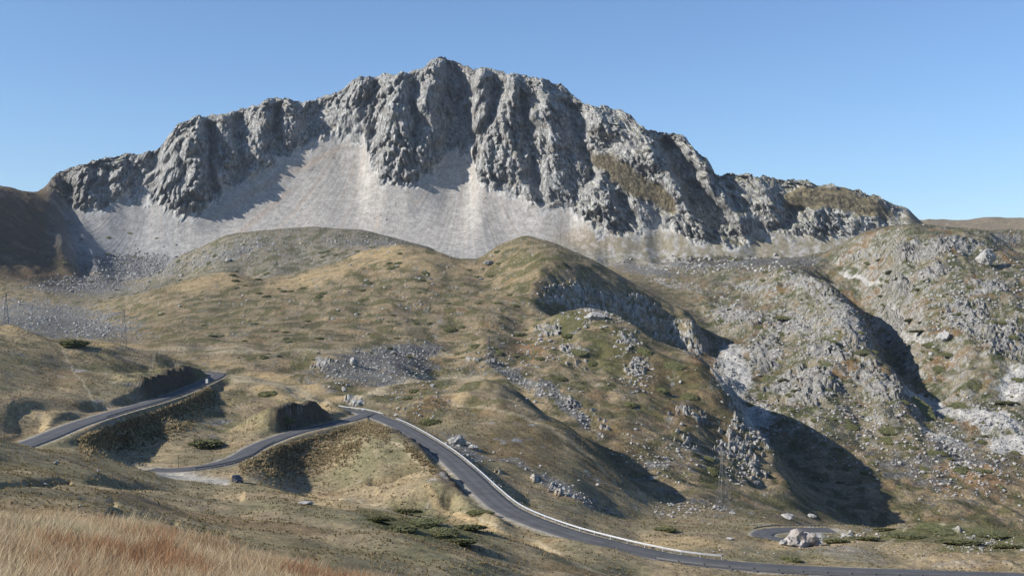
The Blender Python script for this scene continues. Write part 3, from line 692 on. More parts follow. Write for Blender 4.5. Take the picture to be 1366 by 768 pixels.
def mat_ground(name, s_fine, s_mid, bump, dist):
    m = bpy.data.materials.new(name); m.use_nodes = True
    nt = m.node_tree; b = nt.nodes['Principled BSDF']; b.inputs['Roughness'].default_value = .95
    b.inputs['Specular IOR Level'].default_value = .12
    at = nt.nodes.new('ShaderNodeAttribute'); at.attribute_name = 'Col'
    ar = nt.nodes.new('ShaderNodeAttribute'); ar.attribute_name = 'rocky'
    tc = nt.nodes.new('ShaderNodeTexCoord')
    outs = []
    for s, det in ((s_fine, 6), (s_mid, 4)):
        n = nt.nodes.new('ShaderNodeTexNoise'); n.inputs['Scale'].default_value = s; n.inputs['Detail'].default_value = det; n.inputs['Roughness'].default_value = .72
        nt.links.new(tc.outputs['Object'], n.inputs['Vector'])
        outs.append(n)
    mr = nt.nodes.new('ShaderNodeMapRange'); mr.inputs['From Min'].default_value = .25; mr.inputs['From Max'].default_value = .75
    mr.inputs['To Min'].default_value = .42; mr.inputs['To Max'].default_value = 1.62
    nt.links.new(outs[0].outputs['Fac'], mr.inputs['Value'])
    mr2 = nt.nodes.new('ShaderNodeMapRange'); mr2.inputs['From Min'].default_value = .3; mr2.inputs['From Max'].default_value = .7
    mr2.inputs['To Min'].default_value = .70; mr2.inputs['To Max'].default_value = 1.30
    nt.links.new(outs[1].outputs['Fac'], mr2.inputs['Value'])
    mul = nt.nodes.new('ShaderNodeMath'); mul.operation = 'MULTIPLY'
    nt.links.new(mr.outputs[0], mul.inputs[0]); nt.links.new(mr2.outputs[0], mul.inputs[1])
    vm = nt.nodes.new('ShaderNodeVectorMath'); vm.operation = 'SCALE'
    nt.links.new(at.outputs['Color'], vm.inputs[0]); nt.links.new(mul.outputs[0], vm.inputs['Scale'])
    nt.links.new(vm.outputs[0], b.inputs['Base Color'])
    bp = nt.nodes.new('ShaderNodeBump'); bp.inputs['Distance'].default_value = dist
    bm_ = nt.nodes.new('ShaderNodeBump'); bm_.inputs['Distance'].default_value = dist * 3.2; 
    nt.links.new(outs[1].outputs['Fac'], bm_.inputs['Height']); nt.links.new(bm_.outputs[0], bp.inputs['Normal'])
    st = nt.nodes.new('ShaderNodeMapRange'); st.inputs['To Min'].default_value = bump * .3; st.inputs['To Max'].default_value = bump
    nt.links.new(ar.outputs['Fac'], st.inputs['Value']); nt.links.new(st.outputs[0], bp.inputs['Strength'])
    nt.links.new(st.outputs[0], bm_.inputs['Strength'])
    nt.links.new(outs[0].outputs['Fac'], bp.inputs['Height']); nt.links.new(bp.outputs[0], b.inputs['Normal'])
    return m


def mat_cliff(name):
    m = mat_ground(name, .45, .08, .8, 2.2)
    nt = m.node_tree; b = nt.nodes['Principled BSDF']
    tc = [n for n in nt.nodes if n.type == 'TEX_COORD'][0]
    mp = nt.nodes.new('ShaderNodeMapping'); mp.inputs['Scale'].default_value = (1, 1, .3)
    nt.links.new(tc.outputs['Object'], mp.inputs['Vector'])
    n = nt.nodes.new('ShaderNodeTexNoise'); n.inputs['Scale'].default_value = .16; n.inputs['Detail'].default_value = 7; n.inputs['Roughness'].default_value = .72
    nt.links.new(mp.outputs[0], n.inputs['Vector'])
    ar = [x for x in nt.nodes if x.type == 'ATTRIBUTE' and x.attribute_name == 'rocky'][0]
    for x in nt.nodes:
        if x.type == 'MAP_RANGE' and x.outputs[0].links and x.outputs[0].links[0].to_node.type == 'BUMP':
            x.inputs['To Min'].default_value = .03
    bp0 = [x for x in nt.nodes if x.type == 'BUMP'][0] if not [x for x in nt.nodes if x.type == 'BUMP'][0].outputs[0].links[0].to_node.type == 'BUMP' else [x for x in nt.nodes if x.type == 'BUMP'][1]
    bp = nt.nodes.new('ShaderNodeBump'); bp.inputs['Distance'].default_value = 9.0
    sq = nt.nodes.new('ShaderNodeMath'); sq.operation = 'POWER'; sq.inputs[1].default_value = 3
    nt.links.new(ar.outputs['Fac'], sq.inputs[0]); nt.links.new(sq.outputs[0], bp.inputs['Strength'])
    nt.links.new(n.outputs['Fac'], bp.inputs['Height']); nt.links.new(bp0.outputs[0], bp.inputs['Normal']); nt.links.new(bp.outputs[0], b.inputs['Normal'])
    vo = nt.nodes.new('ShaderNodeTexVoronoi'); vo.feature = 'DISTANCE_TO_EDGE'; vo.inputs['Scale'].default_value = .085
    wv = nt.nodes.new('ShaderNodeVectorMath'); wv.operation = 'MULTIPLY_ADD'; wv.inputs[1].default_value = (9, 9, 9)
    nt.links.new(n.outputs['Color'], wv.inputs[0]); nt.links.new(mp.outputs[0], wv.inputs[2]); nt.links.new(wv.outputs[0], vo.inputs['Vector'])
    ck_ = nt.nodes.new('ShaderNodeMapRange'); ck_.inputs['From Max'].default_value = .10; nt.links.new(vo.outputs['Distance'], ck_.inputs['Value'])
    bv = nt.nodes.new('ShaderNodeBump'); bv.inputs['Distance'].default_value = 3.5
    nt.links.new(sq.outputs[0], bv.inputs['Strength']); nt.links.new(ck_.outputs[0], bv.inputs['Height']); nt.links.new(bp.outputs[0], bv.inputs['Normal']); nt.links.new(bv.outputs[0], b.inputs['Normal'])
    # dark weathering streaks and pale fresh breaks
    mr = nt.nodes.new('ShaderNodeMapRange'); mr.inputs['From Min'].default_value = .36; mr.inputs['From Max'].default_value = .62; mr.inputs['To Min'].default_value = .42; mr.inputs['To Max'].default_value = 1.35
    nt.links.new(n.outputs['Fac'], mr.inputs['Value'])
    vm0 = [x for x in nt.nodes if x.type == 'VECT_MATH'][0]
    mx = nt.nodes.new('ShaderNodeMix'); mx.inputs['A'].default_value = 1.0
    nt.links.new(sq.outputs[0], mx.inputs['Factor']); nt.links.new(mr.outputs[0], mx.inputs['B'])
    vm = nt.nodes.new('ShaderNodeVectorMath'); vm.operation = 'SCALE'
    nt.links.new(vm0.outputs[0], vm.inputs[0]); nt.links.new(mx.outputs['Result'], vm.inputs['Scale']); nt.links.new(vm.outputs[0], b.inputs['Base Color'])
    return m


def mat(name, col, rough=.6, metal=0, var=.15, scale=2.0, spec=.5):
    if name in MATS:
        return MATS[name]
    m = bpy.data.materials.new(name); m.use_nodes = True
    nt = m.node_tree; b = nt.nodes['Principled BSDF']
    b.inputs['Roughness'].default_value = rough; b.inputs['Metallic'].default_value = metal; b.inputs['Specular IOR Level'].default_value = spec
    tc = nt.nodes.new('ShaderNodeTexCoord'); n = nt.nodes.new('ShaderNodeTexNoise'); n.inputs['Scale'].default_value = scale; n.inputs['Detail'].default_value = 5
    nt.links.new(tc.outputs['Object'], n.inputs['Vector'])
    r = nt.nodes.new('ShaderNodeValToRGB'); e = r.color_ramp.elements
    e[0].position = .3; e[1].position = .7
    e[0].color = tuple(c * (1 - var) for c in col) + (1,); e[1].color = tuple(min(1, c * (1 + var)) for c in col) + (1,)
    nt.links.new(n.outputs['Fac'], r.inputs[0]); nt.links.new(r.outputs[0], b.inputs['Base Color'])
    MATS[name] = m
    return m


def raw_mesh(name, V, Fc, cols=None, normals=None, extra=None, smooth=True):
    """V (n,3), Fc (m,k) equal-sided faces"""
    V = np.ascontiguousarray(V, np.float32); Fc = np.ascontiguousarray(Fc, np.int32)
    me = bpy.data.meshes.new(name)
    me.vertices.add(len(V)); me.vertices.foreach_set('co', V.ravel())
    k = Fc.shape[1]
    me.loops.add(Fc.size); me.loops.foreach_set('vertex_index', Fc.ravel())
    me.polygons.add(len(Fc)); me.polygons.foreach_set('loop_start', np.arange(0, Fc.size, k, dtype=np.int32))
    me.polygons.foreach_set('use_smooth', np.full(len(Fc), smooth, bool))
    if cols is not None:
        a = me.color_attributes.new('Col', 'FLOAT_COLOR', 'POINT')
        a.data.foreach_set('color', np.c_[cols, np.ones(len(cols))].astype(np.float32).ravel())
    if extra is not None:
        a = me.attributes.new('rocky', 'FLOAT', 'POINT'); a.data.foreach_set('value', extra.astype(np.float32).ravel())
    me.update(calc_edges=True)
    if normals is not None:
        me.normals_split_custom_set_from_vertices(normals.astype(np.float32))
    return me


def link(name, me, m=None, parent=None, loc=None, rot=None, **props):
    o = bpy.data.objects.new(name, me)
    if m is not None and me is not None and len(me.materials) == 0:
        me.materials.append(m)
    COL.objects.link(o)
    if parent is not None:
        o.parent = parent
    if loc is not None:
        o.location = loc
    if rot is not None:
        o.rotation_euler = rot
    for k_, v_ in props.items():
        o[k_] = v_
    return o


# ------------------------------------------------------------------ cut the land into its landforms
# classes by distance: boundaries run along hidden dips and slope feet
iu = np.arange(NU - 1); ir = np.arange(NR - 1)
I, J = np.meshgrid(iu, ir, indexing='ij')
quad = np.stack([I * NR + J, (I + 1) * NR + J, (I + 1) * NR + J + 1, I * NR + J + 1], -1).reshape(-1, 4)
fY = np.exp(S)[:-1, :-1]; fU = Ug[:-1, :-1]
b_m = np.interp(fU, [0, 60, 110, 160, 215, 300, 560, 700, 900, 1100, 1200], [1880, 1950, 2120, 2080, 2060, 2040, 2040, 2100, 2100, 2080, 2150])
b_far = np.interp(fU, [1000, 1190, 1366], [3300, 3200, 3000])
b_back = np.interp(fU, [0, 130, 230, 330, 450, 600, 700, 850, 890], [900, 950, 1420, 1470, 1500, 1450, 1600, 1420, 1200])
b_right = np.interp(fU, [880, 930, 965, 1000, 1035, 1085, 1150, 1200, 1366], [1250, 1120, 1000, 880, 800, 735, 680, 640, 600])
b_mid = np.interp(fU, [0, 220, 300, 460, 500, 590, 650, 700, 750, 800, 860, 950, 1050, 1366], [570, 540, 545, 490, 430, 400, 640, 600, 540, 480, 420, 380, 330, 420])
cls = np.zeros(fY.shape, int)                      # 0 meadow / near
cls[fY > 30] = 1
cls[fY > 186] = 2
cls[fY > b_mid] = 3
cls[(fU < 885) & (fY > b_back)] = 4
cls[(fU >= 885) & (fY > b_right)] = 5
cls[fY > b_m] = 6
cls[fY > b_far] = 7
cls = cls.ravel()
NAMES = [('grassy_slope', 9.0, 2.0, .6, .08, 'steep grassy bank close to the viewer under the tall dry grass'),
         ('meadow', 3.0, .5, .7, .25, 'rolling dry meadow below the viewpoint'),
         ('valley_ground', 1.4, .4, .7, .4, 'grassy valley ground crossed by the roads'),
         ('hill', .7, .2, .9, 1.3, 'rounded golden hill with a rocky spur above the roads'),
         ('hills', .6, .16, .9, 1.2, 'rubble covered back hill and left valley below the scree'),
         ('rocky_hillside', .6, .14, 1.0, 2.4, 'rocky hillside of pale outcrops right of the ravine'),
         ('mountain', .45, .08, .8, 2.2, 'grey limestone mountain with cliffs above pale scree fans'),
         ('distant_hills', .2, .05, .5, 3.0, 'smooth brown hills far away at the right edge')]
VALL = np.stack([X, Y, Z], -1).reshape(-1, 3); CALL = C.reshape(-1, 3); NALL = NRM.reshape(-1, 3); RALL = ROUGH_ROCK.reshape(-1)
for ci, (nm, sf, smid, bmp, dst, lab) in enumerate(NAMES):
    q = quad[cls == ci]
    used, inv = np.unique(q, return_inverse=True)
    q = inv.reshape(-1, 4)
    me = raw_mesh(nm, VALL[used], q, CALL[used], NALL[used], RALL[used])
    link(nm, me, mat_cliff(nm) if nm == 'mountain' else mat_ground(nm, sf, smid, bmp, dst), kind='structure', label=lab)

# the land goes on to both sides of the view
for side_ in (0, NU - 1):
    nc = 14
    k_ = np.arange(nc)[:, None]
    ex = (np.exp(k_ / (nc - 1) * 2.2) - 1) / (math.exp(2.2) - 1) * .9 * (-1 if side_ == 0 else 1)
    Xo = X[side_][None] + ex * Y[side_][None]; Yo = np.repeat(Y[side_][None], nc, 0)
    Zo = Z[side_][None] + np.abs(ex) * Y[side_][None] * (.06 + .10 * fbm(Xo / 420, Yo / 420, 3, 230)) * (k_ > 0) + 5 * n2(Xo / 60, Yo / 60, 231) * sm(0, 3, k_) * sm(80, 400, Yo)
    Vo = np.stack([Xo, Yo, Zo], -1).reshape(-1, 3)
    Ii, Ji = np.meshgrid(np.arange(nc - 1), np.arange(NR - 1), indexing='ij')
    if side_ == 0:
        qo = np.stack([Ii * NR + Ji, Ii * NR + Ji + 1, (Ii + 1) * NR + Ji + 1, (Ii + 1) * NR + Ji], -1).reshape(-1, 4)
    else:
        qo = np.stack([Ii * NR + Ji, (Ii + 1) * NR + Ji, (Ii + 1) * NR + Ji + 1, Ii * NR + Ji + 1], -1).reshape(-1, 4)
    Co = np.repeat(C[side_][None], nc, 0).reshape(-1, 3)
    go = sm(0, 4, np.repeat(k_, NR, 1)).reshape(-1)
    Co = Co + (np.array((.15, .125, .07)) * (1 + .4 * fbm(Xo / 30, Yo / 30, 3, 232).reshape(-1, 1)) - Co) * go[:, None]
    link('outer_hills', raw_mesh('outer_hills', Vo, qo, Co, None, np.zeros(len(Vo))), mat_ground('outer_hills', .8, .15, .8, .8), kind='structure', label='grassy land going on to the ' + ('left' if side_ == 0 else 'right') + ' of the view')

# quick lookups of the finished ground: by (u, s) and by (x, y)
def surf(u, s):
    """point of the finished surface at bearing u and log distance s"""
    i = int(round((u - cu[0]) / (cu[1] - cu[0]))); i = min(max(i, 0), NU - 1)
    j = int(np.searchsorted(S[i], s)); j = min(max(j, 1), NR - 1)
    t = (s - S[i, j - 1]) / (S[i, j] - S[i, j - 1] + 1e-12)
    return VALL[i * NR + j - 1] * (1 - t) + VALL[i * NR + j] * t


SV = CV - Z / Y * F            # final elevation in photo pixels
SRUN = np.minimum.accumulate(SV, axis=1)


def see(u, v, Ymin=0, Ymax=1e9):
    """first ground point met at bearing u, elevation v"""
    i = int(round((u - cu[0]) / (cu[1] - cu[0]))); i = min(max(i, 0), NU - 1)
    ok = (SV[i] <= v) & (Y[i] > Ymin) & (Y[i] < Ymax)
    if not ok.any():
        return None
    j = max(int(np.argmax(ok)), 1)
    a, b = SV[i, j - 1], SV[i, j]
    t = float(np.clip((a - v) / (a - b + 1e-9), 0, 1))
    return VALL[i * NR + j - 1] * (1 - t) + VALL[i * NR + j] * t


def ground_z(x, y):
    u = x / y * F + CU
    return float(surf(u, math.log(y))[2])
#@@OBJECTS
# ------------------------------------------------------------------ roads
def offset_path(pp, d):
    t = np.gradient(pp[:, :2], axis=0); t /= np.linalg.norm(t, axis=1, keepdims=True) + 1e-9
    nrm = np.c_[t[:, 1], -t[:, 0]]            # to the right of travel
    o = pp.copy(); o[:, :2] += nrm * d
    return o, t


def densify(pp, step):
    seg = np.r_[0, np.cumsum(np.linalg.norm(np.diff(pp, axis=0), axis=1))]
    n = max(2, int(seg[-1] / step) + 1)
    q = np.linspace(0, seg[-1], n)
    return np.c_[np.interp(q, seg, pp[:, 0]), np.interp(q, seg, pp[:, 1]), np.interp(q, seg, pp[:, 2])]


def asphalt():
    m = bpy.data.materials.new('asphalt'); m.use_nodes = True
    nt = m.node_tree; b = nt.nodes['Principled BSDF']; b.inputs['Roughness'].default_value = .85; b.inputs['Specular IOR Level'].default_value = .3
    uv = nt.nodes.new('ShaderNodeAttribute'); uv.attribute_name = 'across'
    tc = nt.nodes.new('ShaderNodeTexCoord')
    n1 = nt.nodes.new('ShaderNodeTexNoise'); n1.inputs['Scale'].default_value = .35; n1.inputs['Detail'].default_value = 6
    n2_ = nt.nodes.new('ShaderNodeTexNoise'); n2_.inputs['Scale'].default_value = 14; n2_.inputs['Detail'].default_value = 3
    nt.links.new(tc.outputs['Object'], n1.inputs['Vector']); nt.links.new(tc.outputs['Object'], n2_.inputs['Vector'])
    cr = nt.nodes.new('ShaderNodeValToRGB'); cr.color_ramp.interpolation = 'EASE'
    stops = [(0, .13), (.10, .075), (.22, .085), (.30, .07), (.45, .085), (.5, .095), (.58, .08), (.70, .068), (.78, .085), (.92, .075), (1, .13)]
    e = cr.color_ramp.elements
    e[0].position, e[1].position = 0, 1
    e[0].color = (.13, .125, .12, 1); e[1].color = (.13, .125, .12, 1)
    for p_, c_ in stops[1:-1]:
        x_ = e.new(p_); x_.color = (c_ * .95, c_ * .95, c_ * .96, 1)
    nt.links.new(uv.outputs['Fac'], cr.inputs[0])
    ad = nt.nodes.new('ShaderNodeMath'); ad.operation = 'ADD'; nt.links.new(n1.outputs['Fac'], ad.inputs[0]); nt.links.new(n2_.outputs['Fac'], ad.inputs[1])
    mr = nt.nodes.new('ShaderNodeMapRange'); mr.inputs['From Min'].default_value = .7; mr.inputs['From Max'].default_value = 1.3; mr.inputs['To Min'].default_value = .75; mr.inputs['To Max'].default_value = 1.3
    nt.links.new(ad.outputs[0], mr.inputs['Value'])
    vm = nt.nodes.new('ShaderNodeVectorMath'); vm.operation = 'SCALE'; nt.links.new(cr.outputs[0], vm.inputs[0]); nt.links.new(mr.outputs[0], vm.inputs['Scale'])
    nt.links.new(vm.outputs[0], b.inputs['Base Color'])
    return m


ASPH = asphalt()
def road_mesh(name, pp, hw, lift, label):
    pp = densify(pp, 2.0)
    # even out the height
    k_ = np.ones(9) / 9
    pp[:, 2] = np.convolve(np.pad(pp[:, 2], 4, 'edge'), k_, 'valid')
    cols_ = [-hw - .12, -hw, -hw * .7, -hw * .4, 0, hw * .4, hw * .7, hw, hw + .12]
    zz = [-.35, 0, .02, .04, .05, .04, .02, 0, -.35]
    V = []; ac = []
    for c_, z_ in zip(cols_, zz):
        o, _ = offset_path(pp, c_); o[:, 2] += z_ + lift
        V.append(o); ac.append(np.full(len(o), np.clip((c_ + hw) / (2 * hw), 0, 1)))
    n = len(pp); V = np.concatenate(V); ac = np.concatenate(ac)
    q = []
    for c_ in range(len(cols_) - 1):
        a = np.arange(n - 1) + c_ * n
        q.append(np.c_[a, a + 1, a + n + 1, a + n])
    q = np.concatenate(q)[:, ::-1]
    me = raw_mesh(name, V, q)
    at = me.attributes.new('across', 'FLOAT', 'POINT'); at.data.foreach_set('value', ac.astype(np.float32))
    return link(name, me, ASPH, kind='structure', label=label)


road_mesh('road', PATHS['main'][0], 3.1, .03, 'asphalt road climbing round the left hillside to the hairpin')
road_mesh('road', np.concatenate([PATHS['main'][0][-9:-1], PATHS['right'][0]]), 3.1, .037, 'asphalt road sweeping down the valley to the lower right corner')
road_mesh('road', PATHS['side'][0], 2.8, .044, 'narrower asphalt road curving down to the parked car')
road_mesh('road', PATHS['low'][0], 2.9, .03, 'short bend of asphalt road beside the white rock outcrop')


def local_bent_grid():
    pass


STEEL = mat('galvanised_steel', (.46, .47, .48), .5, .4, .1, 3)
STEEL_D = mat('dark_steel', (.13, .135, .14), .75, .2, .15, 3)  # darker steel colour for several rails and the sign post


def boxes_mesh(name, bxs):
    """bxs: list of (centre, x-axis half, y-axis half, z-axis half) vectors"""
    V = []; Fq = []
    for c_, a, b, d in bxs:
        c_, a, b, d = map(np.asarray, (c_, a, b, d)); k_ = len(V)
        for sx, sy, sz in ((-1, -1, -1), (1, -1, -1), (1, 1, -1), (-1, 1, -1), (-1, -1, 1), (1, -1, 1), (1, 1, 1), (-1, 1, 1)):
            V.append(c_ + sx * a + sy * b + sz * d)
        for f in ((0, 3, 2, 1), (4, 5, 6, 7), (0, 1, 5, 4), (1, 2, 6, 5), (2, 3, 7, 6), (3, 0, 4, 7)):
            Fq.append([k_ + i_ for i_ in f])
    return raw_mesh(name, np.array(V), np.array(Fq), smooth=False)


POSTS = {}
def post_me(m):
    if m.name not in POSTS:
        POSTS[m.name] = boxes_mesh('post', [((0, 0, .35), (.05, 0, 0), (0, .07, 0), (0, 0, .45))])
    return POSTS[m.name]


def guardrail(pp, off, label, group=None, m=STEEL, width=.31):
    pp = densify(pp, 4.0)
    o, t = offset_path(pp, off)
    k_ = np.ones(5) / 5
    o[:, 2] = np.convolve(np.pad(pp[:, 2], 2, 'edge'), k_, 'valid')
    root = link('guardrail', None, loc=tuple(o[0]), label=label, category='guardrail')
    if group:
        root['group'] = group
    rel = o - o[0]
    # W-shaped beam
    prof_ = [(-.0, .42), (.07, .47), (.0, .53), (.0, .58), (.07, .64), (0, .72), (-.012, .72), (-.012, .42)]
    sgn = -1 if off > 0 else 1
    V = []
    nrm = np.c_[t[:, 1], -t[:, 0]] * sgn
    for a, z_ in prof_:
        q = rel.copy(); q[:, :2] += nrm * (a + .09); q[:, 2] += z_ * (width / .31) + .05
        V.append(q)
    n = len(rel); V = np.concatenate(V); Fq = []
    for c_ in range(len(prof_)):
        d_ = (c_ + 1) % len(prof_)
        a = np.arange(n - 1)
        Fq.append(np.c_[a + c_ * n, a + 1 + c_ * n, a + 1 + d_ * n, a + d_ * n])
    link('beam', raw_mesh('beam', V, np.concatenate(Fq), smooth=False), m, root)
    for i_ in range(n):
        ang = math.atan2(t[i_, 1], t[i_, 0])
        link('post', post_me(m), m, root, tuple(rel[i_] + [0, 0, 0]), (0, 0, ang))
    return root


def cut(pp, u0, u1):
    uu = pp[:, 0] / pp[:, 1] * F + CU
    return pp[(uu >= u0) & (uu <= u1)]


right = PATHS['right'][0]; side = PATHS['side'][0]; mainp = PATHS['main'][0]
guardrail(cut(right, 512, 965), -3.55 if False else -3.55, 'long bright steel guardrail along the far edge of the descending road')
guardrail(cut(right, 880, 1560), 3.5, 'low dark guardrail on the near side of the road at the bottom right', m=STEEL_D)
guardrail(cut(mainp[:60], 118, 305)[:46], 3.5, 'guardrail on the outer edge of the upper road up to its hairpin', m=STEEL_D)
guardrail(mainp[-22:-3], -3.5, 'short pale guardrail on the road behind the dark cutting', m=STEEL)
guardrail(cut(side, 248, 352), -3.2, 'dark guardrail on the outer bend of the side road above the parked car', m=STEEL_D)
low = PATHS['low'][0]
_a = see(984, 708, 240); _b = see(1001, 718, 220, 290)
if _a is not None and _b is not None:
    _a = P(984, 709, 300); _b = P(1002, 718, 283)
    q_ = np.array([_a, _b]); q_[:, 2] -= .8
    guardrail(np.array([q_[0], (q_[0] + q_[1]) / 2, q_[1]]), 0.0, 'short bright white guardrail end beside the lower road bend', m=STEEL, width=.62)
guardrail(cut(low[:20], 1012, 1110), 3.3, 'curved guardrail behind the lower road bend', m=STEEL_D)

# ------------------------------------------------------------------ pylons and the line they carry
def beam_between(a, b, r):
    a, b = Vector(a), Vector(b); d = (b - a); l = d.length / 2; d.normalize()
    s_ = d.cross(Vector((0, 0, 1)))
    if s_.length < .01:
        s_ = Vector((1, 0, 0))
    s_.normalize(); t_ = d.cross(s_)
    return ((a + b) / 2, s_ * r, t_ * r, d * l)


PG = mat('pylon_steel', (.11, .12, .135), .7, .2, .1, 2)
def pylon(loc, H, label, rz=0.3):
    root = link('pylon', None, loc=loc, rot=(0, 0, rz), label=label, category='pylon', group='lattice pylons of the power line')
    wb, wt = H * .085, H * .022
    wid = lambda z: wb + (wt - wb) * min(z / (H * .8), 1)
    for sx in (-1, 1):
        for sy in (-1, 1):
            link('leg', boxes_mesh('leg', [beam_between((sx * wb, sy * wb, -.6), (sx * wt, sy * wt, H * .8), .045), beam_between((sx * wt, sy * wt, H * .8), (sx * wt * .6, sy * wt * .6, H), .06)]), PG, root)
    bx = []
    n = 9
    zs = [H * .8 * (1 - (1 - i_ / n) ** 1.2) for i_ in range(n + 1)] + [H * .9, H]
    for a, b in zip(zs[:-1], zs[1:]):
        wa, wb_ = wid(a), wid(b)
        for k_ in range(4):
            c0 = [(-1, -1), (1, -1), (1, 1), (-1, 1)][k_]; c1 = [(1, -1), (1, 1), (-1, 1), (-1, -1)][k_]
            bx.append(beam_between((c0[0] * wa, c0[1] * wa, a), (c1[0] * wb_, c1[1] * wb_, b), .016))
            bx.append(beam_between((c1[0] * wa, c1[1] * wa, a), (c0[0] * wb_, c0[1] * wb_, b), .016))
            bx.append(beam_between((c0[0] * wb_, c0[1] * wb_, b), (c1[0] * wb_, c1[1] * wb_, b), .016))
    link('bracing', boxes_mesh('bracing', bx), PG, root)
    arms = [(H * .82, 1, H * .15), (H * .90, -1, H * .13), (H * .97, 1, H * .11)]
    tips = []
    for z_, sx, ln in arms:
        c_ = link('crossarm', boxes_mesh('crossarm', [beam_between((0, 0, z_), (sx * ln, 0, z_), .05), beam_between((0, 0, z_ + H * .035), (sx * ln, 0, z_), .04)]), PG, root)
        link('insulator', boxes_mesh('insulator', [((sx * ln, 0, z_ - .45), (.06, 0, 0), (0, .06, 0), (0, 0, .45))] + [((sx * ln, 0, z_ - .2 - .2 * i_), (.13, 0, 0), (0, .13, 0), (0, 0, .03)) for i_ in range(4)]), mat('insulator_glass', (.25, .3, .28), .3), c_)
        tips.append(Matrix.Rotation(rz, 4, 'Z') @ Vector((sx * ln, 0, z_ - .9)) + Vector(loc))
    return tips


pls = []
for u, v, vt, lb, ymin in ((8, 436, 392, 'distant lattice pylon at the left edge behind the grassy shoulder', 470), (165, 459, 412, 'faint lattice pylon behind the left grassy hill near its green cushion', 470),
                           (652, 500, 440, 'grey lattice pylon on the rounded hill top in the middle of the valley', 480), (965, 690, 598, 'tallest lattice pylon standing at the foot of the rocky spur', 300), (1450, 712, 610, 'lattice pylon beyond the right edge', 290)):
    if u in (8, 165):
        Yp = 490 if u == 8 else 560
        x_ = (u - CU) / F * Yp; p_ = np.array([x_, Yp, ground_z(x_, Yp)])
    else:
        p_ = see(u, v, ymin)
    Hh = max(12.0, p_[2] * 0 + ((CV - vt) / F * p_[1] - p_[2]))
    Hh = min(Hh, 24)
    if u > 1366:
        # outside the picture: only its crossarm height is needed to hang the cables
        pls.append([Vector((p_[0], p_[1], p_[2] + Hh * k_)) for k_ in (.78, .86, .93)])
    else:
        pls.append(pylon(tuple(p_), Hh, lb))
cab = mat('cable', (.12, .12, .13), .5, .3)
for k_ in range(3):
    V = []; Fq = []
    for A_, B_ in zip(pls[:-1], pls[1:]):
        a, b = A_[k_], B_[k_]; L_ = (b - a).length; n = 40
        for i_ in range(n + 1):
            t_ = i_ / n; p_ = a.lerp(b, t_) - Vector((0, 0, 4 * t_ * (1 - t_) * L_ * .022))
            k0 = len(V)
            for dx_, dz_ in ((0, .035), (.035, -.02), (-.035, -.02)):
                V.append((p_.x + dx_, p_.y, p_.z + dz_))
            if i_:
                for q in range(3):
                    r_ = (q + 1) % 3
                    Fq.append((k0 - 3 + q, k0 - 3 + r_, k0 + r_, k0 + q))
    link('power_cable', raw_mesh('power_cable', np.array(V), np.array(Fq)), cab, label=['lowest overhead cable strung between the lattice pylons', 'middle overhead cable strung between the lattice pylons', 'highest overhead cable strung between the lattice pylons'][k_], category='cable', group='overhead cables of the power line')

REG = []
# ------------------------------------------------------------------ rocks
ROADPTS = np.concatenate([densify(p_[0], 2.0)[:, :2] for p_ in PATHS.values()])
def ico(n):
    import bmesh
    bm = bmesh.new(); bmesh.ops.create_icosphere(bm, subdivisions=n, radius=1)
    V = np.array([v.co[:] for v in bm.verts]); Fc = np.array([[v.index for v in f.verts] for f in bm.faces]); bm.free()
    return V, Fc


def rock_mesh(name, seed, sub=3, planes=16, squash=.75):
    r = np.random.default_rng(seed)
    V, Fc = ico(sub)
    N_ = r.normal(size=(planes, 3)); N_ /= np.linalg.norm(N_, axis=1, keepdims=True)
    D_ = r.uniform(.62, 1.0, planes)
    dt = V @ N_.T
    rad = np.where(dt > .05, D_ / np.maximum(dt, .05), 9).min(axis=1)
    rad = np.minimum(rad, 1.25) * (1 + .06 * r.normal(size=len(V)))
    V = V * rad[:, None] * np.array([1, r.uniform(.7, 1), squash])
    return raw_mesh(name, V, Fc, smooth=False)


def rock_mat():
    m = bpy.data.materials.new('limestone'); m.use_nodes = True
    nt = m.node_tree; b = nt.nodes['Principled BSDF']; b.inputs['Roughness'].default_value = .92; b.inputs['Specular IOR Level'].default_value = .2
    g = nt.nodes.new('ShaderNodeNewGeometry'); n = nt.nodes.new('ShaderNodeTexNoise'); n.inputs['Scale'].default_value = 1.1; n.inputs['Detail'].default_value = 8; n.inputs['Roughness'].default_value = .7
    nt.links.new(g.outputs['Position'], n.inputs['Vector'])
    r = nt.nodes.new('ShaderNodeValToRGB'); e = r.color_ramp.elements
    e[0].position = .3; e[0].color = (.12, .118, .11, 1); e[1].position = .65; e[1].color = (.40, .39, .37, 1)
    x_ = e.new(.45); x_.color = (.25, .245, .23, 1)
    nt.links.new(n.outputs['Fac'], r.inputs[0]); nt.links.new(r.outputs[0], b.inputs['Base Color'])
    bp = nt.nodes.new('ShaderNodeBump'); bp.inputs['Strength'].default_value = .6; bp.inputs['Distance'].default_value = .2
    nt.links.new(n.outputs['Fac'], bp.inputs['Height']); nt.links.new(bp.outputs[0], b.inputs['Normal'])
    return m


LIME = rock_mat()
ROCKS = [rock_mesh('boulder', 100 + i_, 3 if i_ < 4 else 2, 14 + i_) for i_ in range(7)]


